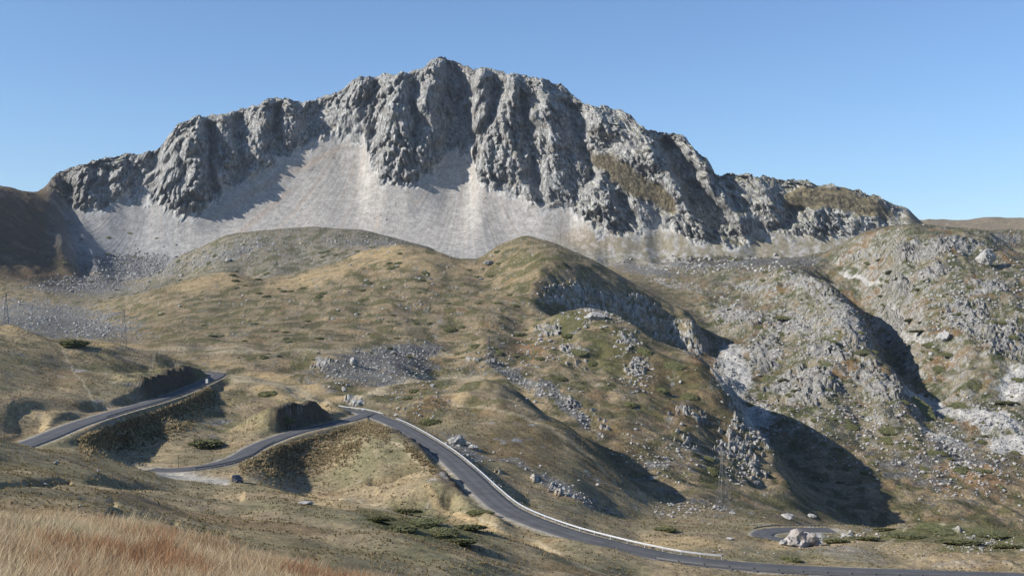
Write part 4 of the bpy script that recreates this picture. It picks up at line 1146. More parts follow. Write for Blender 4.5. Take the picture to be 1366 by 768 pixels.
def boulder(u, v, wpx, hpx, label, group=None, k_=None, ymin=0, name='boulder', cat='boulder', sink=.25, p=None, rx=0.):
    p = see(u, v, ymin) if p is None else p
    if p is None or (p[1] < 560 and ((ROADPTS[:, 0] - p[0]) ** 2 + (ROADPTS[:, 1] - p[1]) ** 2).min() < 22):
        return None
    sx = wpx / 2 * p[1] / F; sz = hpx / 2 * p[1] / F
    me = ROCKS[k_ if k_ is not None else random.randrange(len(ROCKS))]
    o = link(name, me, LIME, loc=(p[0], p[1] + sx * .4, p[2] + sz * (1 - sink)), rot=(rx, random.uniform(-.15, .15), random.uniform(0, 6.28)), label=label, category=cat)
    if group:
        o['group'] = group
    o.scale = (sx * 1.05, sx * random.uniform(.8, 1.1), sz * 1.35)
    if group:
        REG.append((o, 'boulder' if wpx > 4.2 else 'stone', u, v, wpx, 5.5))
    return o


boulder(471, 487, 12, 11, 'big pale boulder above the grey rubble field behind the road bend', k_=0)
boulder(432, 487, 9, 8, 'grey boulder left of the rubble field behind the road', k_=1)
boulder(460, 522, 8, 7, 'pale boulder low on the near edge of the grey rubble field', k_=2)
boulder(652, 354, 13, 9, 'lone pale boulder high on the golden hill just under its top', k_=3)
boulder(304, 349, 10, 6, 'whitish boulder on the rubble covered back hill', k_=4)
boulder(794, 426, 24, 13, 'large white rock crowning the rocky hump of the spur', k_=1)
boulder(1318, 354, 22, 24, 'tall pointed pale rock pinnacle on the upper right hillside', k_=0, name='rock_pinnacle', cat='rock')
boulder(1260, 455, 20, 14, 'pale craggy block on the brown slope at far right', k_=2)
boulder(73, 619, 7, 5, 'small white stone on the near meadow at the left', k_=2)
boulder(130, 629, 5, 4, 'small white stone right of the other stone on the near meadow', k_=5)
boulder(188, 611, 5, 4, 'small white stone in the field behind the black motorcycle', k_=5)
boulder(106, 675, 4, 3, 'tiny white stone in the green dip of the near meadow', k_=6)
boulder(158, 691, 9, 6, 'grey white stone at the dark hollow just above the tall grass', k_=3)
boulder(58, 647, 9, 3, 'flat pale stone at the end of the dark ditch on the near meadow', k_=4)
boulder(955, 678, 9, 6, 'white stone at the left foot of the tallest pylon', k_=5)
boulder(978, 686, 9, 5, 'pale block at the right foot of the tallest pylon', k_=2)
boulder(610, 592, 24, 14, 'largest pale rock of the group beside the descending road', k_=1)
boulder(597, 596, 12, 9, 'left rock of the pale group beside the descending road', k_=2)
boulder(631, 600, 12, 9, 'right rock of the pale group beside the descending road', k_=3)
boulder(975, 720, 12, 4, 'flat white stone in the field above the bottom road', k_=6, ymin=200)
boulder(1052, 692, 18, 7, 'white rock block above the lower road bend', k_=0, ymin=240)
boulder(1084, 691, 14, 6, 'pale rock block right of the white block above the lower bend', k_=2, ymin=240)
boulder(1046, 727, 12, 8, 'pinkish white block at the foot of the outcrop by the lower bend', k_=4, ymin=200)
# the outcrop the lower bend turns round
_p = see(1070, 730, 200)
if _p is not None:
    ro = link('rock_outcrop', None, loc=(_p[0], _p[1] + 3.2, _p[2]), label='pinkish white rock outcrop cut back beside the lower road bend', category='rock outcrop')
    pm = mat('pink_limestone', (.30, .275, .25), .9, 0, .3, 1.2, .2)
    for k_, (bx, by, bz, sx_, sy_, sz_) in enumerate(((0, 0, 1.0, 2.6, 2.4, 2.2), (-1.7, -.9, .7, 1.9, 1.8, 2.0), (1.9, .6, .9, 2.6, 2.2, 1.9), (.4, -1.6, .2, 1.8, 1.4, 1.4), (3.8, .9, .3, 2.2, 1.8, 1.3), (-2.9, -1.5, 0, 1.1, 1.0, 1.0))):
        rb_ = link('rock_block', rock_mesh('rock_block', 300 + k_, 3, 26, .9), pm, ro, (bx, by, bz), (.2 * k_, .15 * k_, k_ * 1.3))
        rb_.scale = (sx_ * 1.3, sy_ * 1.3, sz_ * 1.2)
# stone slab lying on two stones
_p = see(409, 673)
sl = Vector(_p)
slab = rock_mesh('stone_slab', 55, 3, 18, .16)
o = link('stone_slab', slab, LIME, loc=(sl.x, sl.y, sl.z + .42), rot=(.05, .04, .2), label='flat stone slab like a low table on the near meadow', category='stone slab')
o.scale = (1.35, .85, 1.1)
for dx_ in (-.75, .55):
    q_ = boulder(0, 0, 1, 1, 'low supporting stone under the ' + ('left' if dx_ < 0 else 'right') + ' end of the stone slab', p=np.array([sl.x + dx_, sl.y, sl.z]), k_=5, cat='stone', name='stone')
    q_.scale = (.42, .4, .32); q_.location = (sl.x + dx_, sl.y, sl.z + .08)

# boulders one can still pick out, in their fields
FIELDS = [('grey boulder in the rubble field behind the road bend', 'boulders of the grey rubble field', [(500, 490, 75, 22), (540, 505, 40, 10), (450, 510, 20, 12)], 46, (2.5, 6)),
          ('pale boulder scattered over the golden hill', 'boulders on the golden hill', [(600, 370, 160, 40), (640, 480, 60, 20), (690, 440, 50, 40), (300, 400, 120, 40)], 40, (2.5, 5)),
          ('grey boulder lying on the rubble covered back hill below the scree', 'boulders of the back hill', [(330, 335, 110, 18), (240, 360, 50, 16), (180, 380, 60, 14), (110, 385, 60, 16)], 44, (2.5, 6)),
          ('white rock jutting from the rocky spur above the ravine', 'rocks on the spur', [(835, 500, 40, 30), (790, 430, 45, 14), (860, 560, 60, 30), (740, 460, 30, 20), (925, 560, 30, 14), (880, 600, 60, 40), (985, 620, 24, 24)], 46, (3, 8)),
          ('pale rock on the steep slope between the road and the spur', 'rocks of the lower slope', [(720, 530, 60, 20), (660, 610, 40, 20), (770, 655, 60, 14), (600, 560, 60, 30), (920, 670, 50, 14), (860, 620, 40, 20)], 40, (2.5, 6)),
          ('pale rock on the rocky hillside right of the ravine', 'rocks of the right hillside', [(1060, 430, 100, 50), (1150, 560, 100, 70), (1280, 400, 90, 90), (1290, 620, 80, 40), (1010, 560, 30, 30)], 60, (3, 8)),
          ('pale stone lying on the knoll and field above the bottom road', 'stones on the knoll', [(1120, 712, 60, 10), (1300, 715, 60, 12), (1000, 735, 60, 8), (1180, 735, 80, 8)], 18, (2.5, 5))]
for lb, gp, els, n, (w0, w1) in FIELDS:
    k_ = 0; tries = 0
    while k_ < n and tries < n * 5:
        tries += 1
        e = random.choice(els)
        a, r_ = random.uniform(0, 6.28), math.sqrt(random.random())
        w_ = w0 + (w1 - w0) * random.random() ** 2.2
        o = boulder(e[0] + e[2] * r_ * math.cos(a), e[1] + e[3] * r_ * math.sin(a), w_, w_ * random.uniform(.55, .9), lb, gp, k_=random.randrange(4, 7), ymin=180)
        if o is not None:
            k_ += 1

# rubble nobody could count
def scatter_rocks(name, els, n, px0, px1, label, ymin=0, seed=1):
    r = np.random.default_rng(seed)
    bv, bf = ico(1)
    bf = bf[:, :]
    V = []; Fq = []; kk = 0
    ar = np.array([e[2] * e[3] * (e[5] if len(e) > 5 else 1) for e in els], float); ar /= ar.sum()
    ids = r.choice(len(els), n, p=ar)
    for e_ in ids:
        e = els[e_]; a, q = r.uniform(0, 6.28), (math.sqrt(r.uniform(0, 1)) * .9 if r.random() < .6 else abs(r.normal(0, .75)))
        dx_, dy_ = e[2] * q * math.cos(a), e[3] * q * math.sin(a)
        an = math.radians(e[4]) if len(e) > 4 else 0
        p = see(e[0] + dx_ * math.cos(an) - dy_ * math.sin(an), e[1] + dx_ * math.sin(an) + dy_ * math.cos(an), ymin)
        if p is None or p[1] < 170 or (p[1] < 560 and ((ROADPTS[:, 0] - p[0]) ** 2 + (ROADPTS[:, 1] - p[1]) ** 2).min() < 20):
            continue
        s_ = (px0 + (px1 * 1.5 - px0) * r.random() ** 4) / 2 * p[1] / F
        sc_ = np.array([r.uniform(.7, 1.2), r.uniform(.7, 1.2), r.uniform(.45, .85)]) * s_
        c_, d_ = math.cos(a * 3), math.sin(a * 3)
        v = (bv * (1 + .28 * r.normal(size=(len(bv), 1)))) * sc_
        v = np.c_[v[:, 0] * c_ - v[:, 1] * d_, v[:, 0] * d_ + v[:, 1] * c_, v[:, 2]] + p + [0, 0, s_ * .2]
        V.append(v); Fq.append(bf + kk); kk += len(bv)
    link(name, raw_mesh(name, np.concatenate(V), np.concatenate(Fq), smooth=False), LIME, kind='stuff', label=label)


scatter_rocks('rubble', [(500, 490, 85, 26, -4), (540, 470, 60, 10), (60, 425, 130, 24, 6), (130, 440, 50, 14), (180, 355, 70, 22, 0, 2), (110, 380, 80, 14, 0, 1.5), (300, 338, 110, 16, -12, .8), (470, 322, 70, 9, 0, .6)], 6500, .8, 2.8, 'loose grey rubble covering the valley floor and back hill', 480, 3)
scatter_rocks('loose_stone', [(690, 505, 60, 9, 32), (760, 545, 70, 9, 42), (620, 600, 34, 14, 30), (750, 650, 80, 9, 28), (850, 500, 26, 30, 30), (835, 455, 25, 18), (880, 610, 80, 30, 20, .5), (700, 470, 60, 30, 0, .4), (640, 640, 60, 12, 30), (920, 680, 60, 12, 0), (990, 625, 26, 26), (800, 420, 60, 14), (560, 540, 60, 30, 0, .3), (560, 400, 200, 60, 0, .08), (1120, 715, 70, 10, 0), (1310, 725, 60, 14, 0)], 3600, 1.0, 4.0, 'loose pale stones strewn over the slopes between the roads and the spur', 180, 4)
scatter_rocks('scattered_stone', [(1060, 430, 120, 60, 10, .6), (1160, 560, 130, 70, 20, .6), (1280, 400, 110, 90, 0, .5), (1300, 560, 80, 30, 15), (1290, 620, 90, 50, 0, .8), (1010, 560, 40, 40), (980, 500, 25, 40, -20), (960, 355, 110, 14, 0), (1352, 520, 20, 28, 30)], 8500, 1.0, 3.8, 'countless pale stones over the hillside right of the ravine', 600, 5)

# ------------------------------------------------------------------ junipers: low cushions of leafy shoots
def leaf_mat(name, c0, c1):
    m = bpy.data.materials.new(name); m.use_nodes = True
    nt = m.node_tree; b = nt.nodes['Principled BSDF']; b.inputs['Roughness'].default_value = .8; b.inputs['Specular IOR Level'].default_value = .15
    g = nt.nodes.new('ShaderNodeNewGeometry'); n = nt.nodes.new('ShaderNodeTexNoise'); n.inputs['Scale'].default_value = .9; n.inputs['Detail'].default_value = 5
    nt.links.new(g.outputs['Position'], n.inputs['Vector'])
    r = nt.nodes.new('ShaderNodeValToRGB'); e = r.color_ramp.elements; e[0].position = .35; e[0].color = c0 + (1,); e[1].position = .68; e[1].color = c1 + (1,)
    nt.links.new(n.outputs['Fac'], r.inputs[0]); nt.links.new(r.outputs[0], b.inputs['Base Color'])
    return m


JUN = leaf_mat('juniper_leaves', (.075, .082, .034), (.15, .145, .065))
def bush_mesh(seed, n=900):
    r = np.random.default_rng(seed)
    bv, bf = ico(3)
    lump = 1 + .22 * n3(bv[:, 0] * 2.2 + seed, bv[:, 1] * 2.2, bv[:, 2] * 2.2, seed) + .1 * n3(bv[:, 0] * 5, bv[:, 1] * 5, bv[:, 2] * 5, seed + 1)
    V0 = bv * (lump * .9)[:, None]; V0[:, 2] = np.maximum(V0[:, 2], -.15)
    V = [V0]; Fq = [bf]; k_ = len(V0)
    d = r.normal(size=(n, 3)); d[:, 2] = np.abs(d[:, 2]) * .9; d /= np.linalg.norm(d, axis=1, keepdims=True)
    lum = 1 + .22 * n3(d[:, 0] * 2.2 + seed, d[:, 1] * 2.2, d[:, 2] * 2.2, seed)
    p = d * (lum * .88)[:, None]
    t_ = r.normal(size=(n, 3)); t_ = np.cross(t_, d); t_ /= np.linalg.norm(t_, axis=1, keepdims=True)
    w_ = r.uniform(.035, .07, n)[:, None]; h_ = r.uniform(.10, .22, n)[:, None]
    up = d * .7 + np.array([0, 0, .45]) + r.normal(size=(n, 3)) * .25
    V.append(np.stack([p - t_ * w_, p + t_ * w_, p + up * h_], 1).reshape(-1, 3))
    Fq.append(np.arange(n * 3).reshape(-1, 3) + k_)
    return raw_mesh('juniper_bush', np.concatenate(V), np.concatenate(Fq), smooth=False)


BUSH = [bush_mesh(i_ + 1) for i_ in range(4)]
def bush(u, v, wpx, hpx, label, group=None, ymin=0, hh=None):
    p = see(u, v + hpx * .25, ymin)
    if p is None:
        return
    sx = wpx / 2 * p[1] / F
    # depth from the ground slope: the patch covers hpx of elevation
    q = see(u, v - hpx * .5, ymin); sy = sx * .8
    if q is not None:
        sy = min(max((q[1] - p[1]) * .67, sx * .5), sx * 1.7)
    h_ = hh if hh else min(max(.35 * min(sx, sy), .5), 1.6)
    zc = ground_z(p[0], p[1] + sy * .5)
    o = link('juniper_bush', random.choice(BUSH), JUN, loc=(p[0], p[1] + sy * .5, (zc + p[2]) / 2), label=label, category='bush')
    nrm_ = Vector((0, -(zc - p[2]), max(sy * .5, .1))).normalized()
    o.rotation_euler = (max(-.3, min(.8, math.atan2(zc - p[2], max(sy * .5, .1)))), 0, 0)
    o.scale = (sx * random.choice((-1, 1)), sy, h_)
    if group:
        o['group'] = group
        REG.append((o, 'juniper', u, v, wpx, 11))


B1 = [(93, 458, 38, 10, 'dark green juniper cushion on the crest of the left grassy hill'), (268, 592, 50, 17, 'round dark green bush in the field under the upper road bank'),
      (357, 526, 30, 8, 'low green bush on the hillock between the two roads'), (505, 693, 44, 12, 'leftmost juniper cushion of the dark green patch on the near meadow'),
      (530, 706, 52, 15, 'dark lower left cushion of the green patch on the near meadow'), (562, 698, 54, 16, 'middle cushion of the dark green patch on the near meadow'),
      (588, 712, 52, 13, 'cushion right of the middle of the green patch on the near meadow'), (612, 722, 52, 18, 'rightmost low cushion of the green patch on the near meadow'),
      (625, 704, 50, 11, 'olive cushion at the upper right of the green patch on the near meadow'), (540, 683, 44, 8, 'olive cushion along the top of the green patch on the near meadow'),
      (890, 706, 34, 9, 'dark bush in the dip above the bottom road'), (553, 520, 18, 13, 'dark green shrub beside the trodden path on the middle hill'), (545, 530, 16, 10, 'dark green shrub just below its neighbour by the trodden path'),
      (574, 564, 34, 9, 'green bush above the white guardrail near the road bend'), (1056, 747, 30, 6, 'small green bush in the grass above the bottom road'), (943, 344, 32, 8, 'flat green bush on the pale ground below the mountain'),
      (1052, 422, 40, 12, 'green juniper patch on the knob right of the ravine'), (1230, 440, 36, 9, 'green bush right of the pale scree tongue'), (1244, 459, 26, 12, 'green bush below right of the pale scree tongue'),
      (1185, 480, 28, 13, 'dark green bush left of the brown slope on the right hillside'), (1290, 541, 36, 14, 'large dark bush above the scree stream on the right'), (1345, 534, 34, 16, 'dark green bush at the right edge above the scree'),
      (1232, 552, 40, 15, 'broad green bush on the scree stream bend'), (1193, 574, 38, 12, 'olive bush below the shaded crag on the right hillside'), (1251, 604, 32, 11, 'dark oval bush on the lower right slope'),
      (1312, 627, 44, 13, 'largest oval bush low on the right brown slope'), (1361, 506, 24, 10, 'green bush on the white patch at the right edge'), (1271, 472, 30, 11, 'green bush on the upper brown slope at right'),
      (640, 684, 40, 6, 'thin green bush strip beside the descending road'), (380, 562, 28, 5, 'low green bush left of the dark road cutting'), (1160, 718, 40, 9, 'green bush on the left side of the knoll'), (1215, 714, 50, 12, 'broad green bush on the middle of the knoll'), (1255, 708, 46, 10, 'green bush just right of the knoll track'),
      (1290, 722, 54, 14, 'dark olive bush low on the right half of the knoll'), (1325, 712, 56, 14, 'largest olive bush near the right top of the knoll'), (1348, 728, 40, 12, 'olive bush at the right edge above the roadside rocks'), (1120, 722, 34, 7, 'small green bush at the left foot of the knoll'),
      (1185, 706, 30, 6, 'flat green bush on the left crest of the knoll')]
for u, v, w_, h_, lb in B1:
    bush(u, v, w_, h_, lb, hh=.55 if v > 675 else None)
for u, v, w_, h_ in [(980, 345, 20, 5), (1216, 425, 20, 8), (1173, 442, 10, 6), (1259, 491, 30, 16), (1111, 558, 14, 8), (1134, 570, 26, 8), (1021, 530, 20, 8), (1056, 546, 18, 8), (1310, 589, 16, 7), (1133, 568, 18, 6), (1190, 587, 22, 13), (1214, 597, 14, 8),
                     (1282, 628, 20, 8), (1236, 625, 14, 8), (1309, 590, 14, 6), (1336, 650, 10, 5), (1150, 470, 26, 8), (1090, 560, 18, 7), (1000, 540, 16, 7), (1300, 410, 22, 7), (1340, 430, 18, 6), (1120, 600, 14, 6), (1210, 470, 14, 6), (1270, 560, 16, 5)]:
    bush(u, v, w_, h_, 'green juniper bush dotted on the hillside right of the ravine', 'junipers of the right hillside')
for _ in range(130):
    u, v = random.uniform(960, 1366), random.uniform(345, 650)
    if v < 345 + 0 or u < 985 + (v - 500) * .9:
        continue
    bush(u, v, random.uniform(5, 15), random.uniform(3, 6), 'green juniper bush dotted on the hillside right of the ravine', 'junipers of the right hillside', ymin=620)
_n = 0
while _n < 105:
    u, v = random.gauss(480, 170), random.uniform(335, 480)
    if u < 150 or u > 760 or n2(np.array([u / 60]), np.array([v / 22]), 300)[0] < .0:
        continue
    _n += 1
    bush(u, v, random.uniform(4, 13), random.uniform(2.5, 4.5), 'low olive juniper mat dotted over the golden hill', 'juniper mats of the golden hill', ymin=560)
for _ in range(34):
    u, v = random.uniform(70, 520), random.uniform(308, 440)
    bush(u, v, random.uniform(5, 12), random.uniform(3, 5), 'dark juniper bush among the rubble of the back hill', 'junipers of the back hill', ymin=1380)
for u, v, w_, h_ in [(690, 445, 26, 9), (665, 470, 14, 8), (760, 445, 22, 16), (775, 470, 22, 12), (745, 505, 26, 9), (860, 470, 22, 10), (900, 490, 30, 9), (880, 520, 26, 8), (945, 612, 18, 12), (950, 630, 20, 9), (840, 540, 20, 7), (790, 485, 18, 8), (920, 530, 24, 7), (635, 462, 18, 6), (600, 440, 20, 6), (720, 478, 14, 6)]:
    bush(u, v, w_, h_, 'green juniper bush growing on the rocky spur', 'junipers of the spur')

# ------------------------------------------------------------------ tussocks of dry grass on the near land
def blade_mat(name):
    m = bpy.data.materials.new(name); m.use_nodes = True
    nt = m.node_tree; b = nt.nodes['Principled BSDF']; b.inputs['Roughness'].default_value = .85; b.inputs['Specular IOR Level'].default_value = .1
    at = nt.nodes.new('ShaderNodeAttribute'); at.attribute_name = 'Col'
    nt.links.new(at.outputs['Color'], b.inputs['Base Color'])
    tr_ = nt.nodes.new('ShaderNodeBsdfTranslucent'); nt.links.new(at.outputs['Color'], tr_.inputs['Color'])
    mx = nt.nodes.new('ShaderNodeMixShader'); mx.inputs[0].default_value = .38
    nt.links.new(b.outputs[0], mx.inputs[1]); nt.links.new(tr_.outputs[0], mx.inputs[2])
    nt.links.new(mx.outputs[0], nt.nodes['Material Output'].inputs['Surface'])
    return m


BL = blade_mat('dry_grass')


def zgrid(x, y):
    """ground height at many points"""
    u = x / y * F + CU; s_ = np.log(y)
    fi = np.clip((u - cu[0]) / (cu[1] - cu[0]), 0, NU - 1.001); i_ = fi.astype(int)
    z_ = np.empty(len(x))
    for t_ in np.unique(i_):
        m = i_ == t_
        z_[m] = np.interp(s_[m], S[t_], Z[t_]) * (1 - (fi[m] - t_)) + np.interp(s_[m], S[t_ + 1], Z[t_ + 1]) * (fi[m] - t_)
    return z_


def tussocks(name, x, y, hgt, wid_, cols_, label, nb=6, seed=2):
    r = np.random.default_rng(seed)
    z_ = zgrid(x, y); n = len(x)
    V = np.empty((n, nb, 3, 3)); Cc = np.empty((n, nb, 3, 3))
    for b in range(nb):
        a = r.uniform(0, 6.28, n); ln = r.uniform(.25, .9, n)
        bx_, by_ = np.cos(a), np.sin(a)
        V[:, b, 0] = np.c_[x - by_ * wid_ + bx_ * wid_ * .3, y + bx_ * wid_ + by_ * wid_ * .3, z_ - .05]
        V[:, b, 1] = np.c_[x + by_ * wid_ + bx_ * wid_ * .3, y - bx_ * wid_ + by_ * wid_ * .3, z_ - .05]
        h_ = hgt * r.uniform(.6, 1.1, n)
        V[:, b, 2] = np.c_[x + bx_ * h_ * ln + .15 * h_, y + by_ * h_ * ln, z_ + h_]
        cc = cols_ * r.uniform(.75, 1.25, (n, 1))
        Cc[:, b, 0] = cc * .92; Cc[:, b, 1] = cc * .92; Cc[:, b, 2] = cc * 1.1
    me = raw_mesh(name, V.reshape(-1, 3), np.arange(n * nb * 3).reshape(-1, 3), np.clip(Cc.reshape(-1, 3), 0, 1), smooth=False)
    link(name, me, BL, kind='stuff', label=label)


def in_uv(n, u0, u1, y0, y1, seed):
    r = np.random.default_rng(seed)
    u = r.uniform(u0, u1, n); y = np.exp(r.uniform(math.log(y0), math.log(y1), n))
    return (u - CU) / F * y, y, u, r


# far meadow and valley
x, y, u, r = in_uv(46000, -60, 1420, 62, 430, 5)
road_all = np.concatenate([densify(p_[0], 1.5)[:, :2] for p_ in PATHS.values()])
keep = np.ones(len(x), bool)
for c_ in range(0, len(x), 4000):
    d2 = ((x[c_:c_ + 4000, None] - road_all[None, :, 0]) ** 2 + (y[c_:c_ + 4000, None] - road_all[None, :, 1]) ** 2).min(axis=1)
    keep[c_:c_ + 4000] = d2 > 4.6 ** 2
gx = n2(x / 9, y / 9, 400) + .6 * n2(x / 2.6, y / 2.6, 401)
keep &= gx > -.25
d_, _ = seg_d(u, CV - zgrid(x, y) / y * F, [(215, 632), (250, 634), (305, 641)])
keep &= ~((d_ < 7) & (y > 200) & (y < 330))
x, y, gx = x[keep], y[keep], gx[keep]
r = np.random.default_rng(6)
pal = np.array([(.24, .19, .105), (.17, .145, .075), (.28, .22, .125), (.17, .155, .08)])
ci = np.clip((n2(x / 14, y / 14, 402) * 2.2 + 1.3 + r.normal(0, .7, len(x))).astype(int), 0, 3)
sz = np.interp(y, [60, 430], [.16, .48]) * r.uniform(.5, 1.3, len(x))
tussocks('dry_grass', x, y, sz, sz * .5, pal[ci], 'dry grass tussocks over the meadow and valley ground', 4)
# bank tussocks: shaggy grass on the embankments below the roads
BK = [([(105, 584), (160, 566), (215, 548), (262, 528), (285, 512)], 12, 2300), ([(110, 590), (180, 580), (260, 560)], 10, 900), ([(320, 612), (350, 602), (400, 588), (450, 575), (490, 562), (520, 572)], 12, 2300), ([(350, 620), (420, 605), (480, 590)], 14, 1100), ([(540, 590), (580, 625)], 6, 200)]
bx_, by_ = [], []
r = np.random.default_rng(8)
for pts, wd, n in BK:
    pts = np.array(pts, float)
    t_ = r.uniform(0, len(pts) - 1.001, n); i_ = t_.astype(int); f_ = (t_ - i_)[:, None]
    q = pts[i_] * (1 - f_) + pts[i_ + 1] * f_
    q[:, 0] += r.normal(0, 2, n); q[:, 1] += np.abs(r.normal(0, wd, n)) - 1
    for a, b in q:
        p_ = see(a, b, 215, 420)
        if p_ is not None:
            bx_.append(p_[0]); by_.append(p_[1])
x, y = np.array(bx_), np.array(by_)
keep = np.array([((x[i_] - road_all[:, 0]) ** 2 + (y[i_] - road_all[:, 1]) ** 2).min() > 3.9 ** 2 for i_ in range(len(x))])
x, y = x[keep], y[keep]
sz = r.uniform(.3, .8, len(x))
tussocks('tall_dry_grass', x, y, sz, sz * .32, np.array([(.40, .32, .19), (.34, .26, .15), (.26, .21, .12), (.19, .16, .09)])[r.integers(0, 4, len(x))], 'shaggy pale grass tufts on the shaded road embankments', 8, 9)

# foreground: tall straw and rust coloured grass
r = np.random.default_rng(12)
n = 205000
yb = np.sqrt(r.uniform(4.5 ** 2, 27.0 ** 2, n)); ub = r.uniform(-110, 900, n) ; xb = (ub - CU) / F * yb
cl = n2(xb / .55, yb / .55, 500) + .5 * n2(xb / .2, yb / .2, 501)
vg = CV - zgrid(xb, yb) / yb * F
keep = (cl > -.45) & (vg < 900)
xb, yb, cl = xb[keep], yb[keep], cl[keep]; n = len(xb)
zb = zgrid(xb, yb)
h_ = (.29 + .12 * n2(xb / 1.3, yb / 1.3, 502) + .10 * cl) * r.uniform(.6, 1.25, n)
h_ = np.clip(h_, .1, .75)
wv = n2(xb / 1.1, yb / 1.1, 503)
a = r.uniform(0, 6.28, n); lean_ = r.uniform(.1, .6, n) * h_
dx_ = np.cos(a) * lean_ * 1.2 + h_ * (.10 + .28 * wv); dy_ = np.sin(a) * lean_
w_ = r.uniform(.0025, .005, n) * np.interp(yb, [4, 26], [.7, 1.6])
fa = r.uniform(-.7, .7, n); sxb, syb = np.cos(fa), np.sin(fa)
p0 = np.c_[xb - sxb * w_, yb - syb * w_, zb - .03]; p1 = np.c_[xb + sxb * w_, yb + syb * w_, zb - .03]
p2 = np.c_[xb + dx_ * .4 + sxb * w_ * .8, yb + dy_ * .4, zb + h_ * .6]; p3 = np.c_[xb + dx_ * .4 - sxb * w_ * .8, yb + dy_ * .4, zb + h_ * .6]
p4 = np.c_[xb + dx_, yb + dy_, zb + h_]
V = np.stack([p0, p1, p2, p3, p4], 1).reshape(-1, 3)
k_ = np.arange(n)[:, None] * 5
Fq = np.concatenate([k_ + np.array([0, 1, 2]), k_ + np.array([0, 2, 3]), k_ + np.array([3, 2, 4])])
rr = n2(xb / 2.1, yb / 2.1, 504) + .5 * n2(xb / .5, yb / .5, 505) + r.normal(0, .28, n)
gc = np.where((rr > .26)[:, None], np.array([(.36, .21, .115)]), np.where((rr > -.25)[:, None], np.array([(.46, .35, .21)]), np.array([(.54, .44, .29)])))
gc = np.where((rr < -.85)[:, None], np.array([(.24, .22, .11)]), gc) * r.uniform(.85, 1.4, (n, 1))
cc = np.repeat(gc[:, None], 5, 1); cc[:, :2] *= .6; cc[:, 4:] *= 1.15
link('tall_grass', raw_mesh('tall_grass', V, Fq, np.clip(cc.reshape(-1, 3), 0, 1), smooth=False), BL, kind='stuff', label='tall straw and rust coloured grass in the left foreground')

# ------------------------------------------------------------------ the parked car
def loft(name, rings, closed_ends=True):
    R = np.array(rings, float); n, m, _ = R.shape
    V = R.reshape(-1, 3); Fq = []
    tri = []
    for i_ in range(n - 1):
        for j in range(m):
            k_ = (j + 1) % m
            Fq.append((i_ * m + j, i_ * m + k_, (i_ + 1) * m + k_, (i_ + 1) * m + j))
    me = bpy.data.meshes.new(name)
    fs_ = [tuple(f) for f in Fq]
    if closed_ends:
        fs_ += [tuple(range(m))[::-1], tuple((n - 1) * m + j for j in range(m))]
    me.from_pydata([tuple(v) for v in V], [], fs_)
    me.update()
    for p_ in me.polygons:
        p_.use_smooth = True
    return me


def quadsheet(name, pts, th=.02):
    """a thin pane from 4 corners, given thickness"""
    p = [Vector(q) for q in pts]; nrm_ = (p[1] - p[0]).cross(p[3] - p[0]).normalized() * th
    V = [tuple(q) for q in p] + [tuple(q - nrm_) for q in p]
    me = bpy.data.meshes.new(name)
    me.from_pydata(V, [], [(0, 1, 2, 3), (7, 6, 5, 4), (0, 4, 5, 1), (1, 5, 6, 2), (2, 6, 7, 3), (3, 7, 4, 0)])
    me.update()
    return me


def wheel_me(name, r0, r1, w_, seg=20):
    V = []; Fq = []
    prof_ = [(r0, -w_), (r1 * .93, -w_), (r1, -w_ * .6), (r1, w_ * .6), (r1 * .93, w_), (r0, w_)]
    for i_ in range(seg):
        a = 2 * math.pi * i_ / seg
        for rr_, yy in prof_:
            V.append((rr_ * math.cos(a), yy, rr_ * math.sin(a)))
    m = len(prof_)
    for i_ in range(seg):
        j = (i_ + 1) % seg
        for k_ in range(m):
            l_ = (k_ + 1) % m
            Fq.append((i_ * m + k_, i_ * m + l_, j * m + l_, j * m + k_))
    return raw_mesh(name, np.array(V), np.array(Fq), smooth=False)


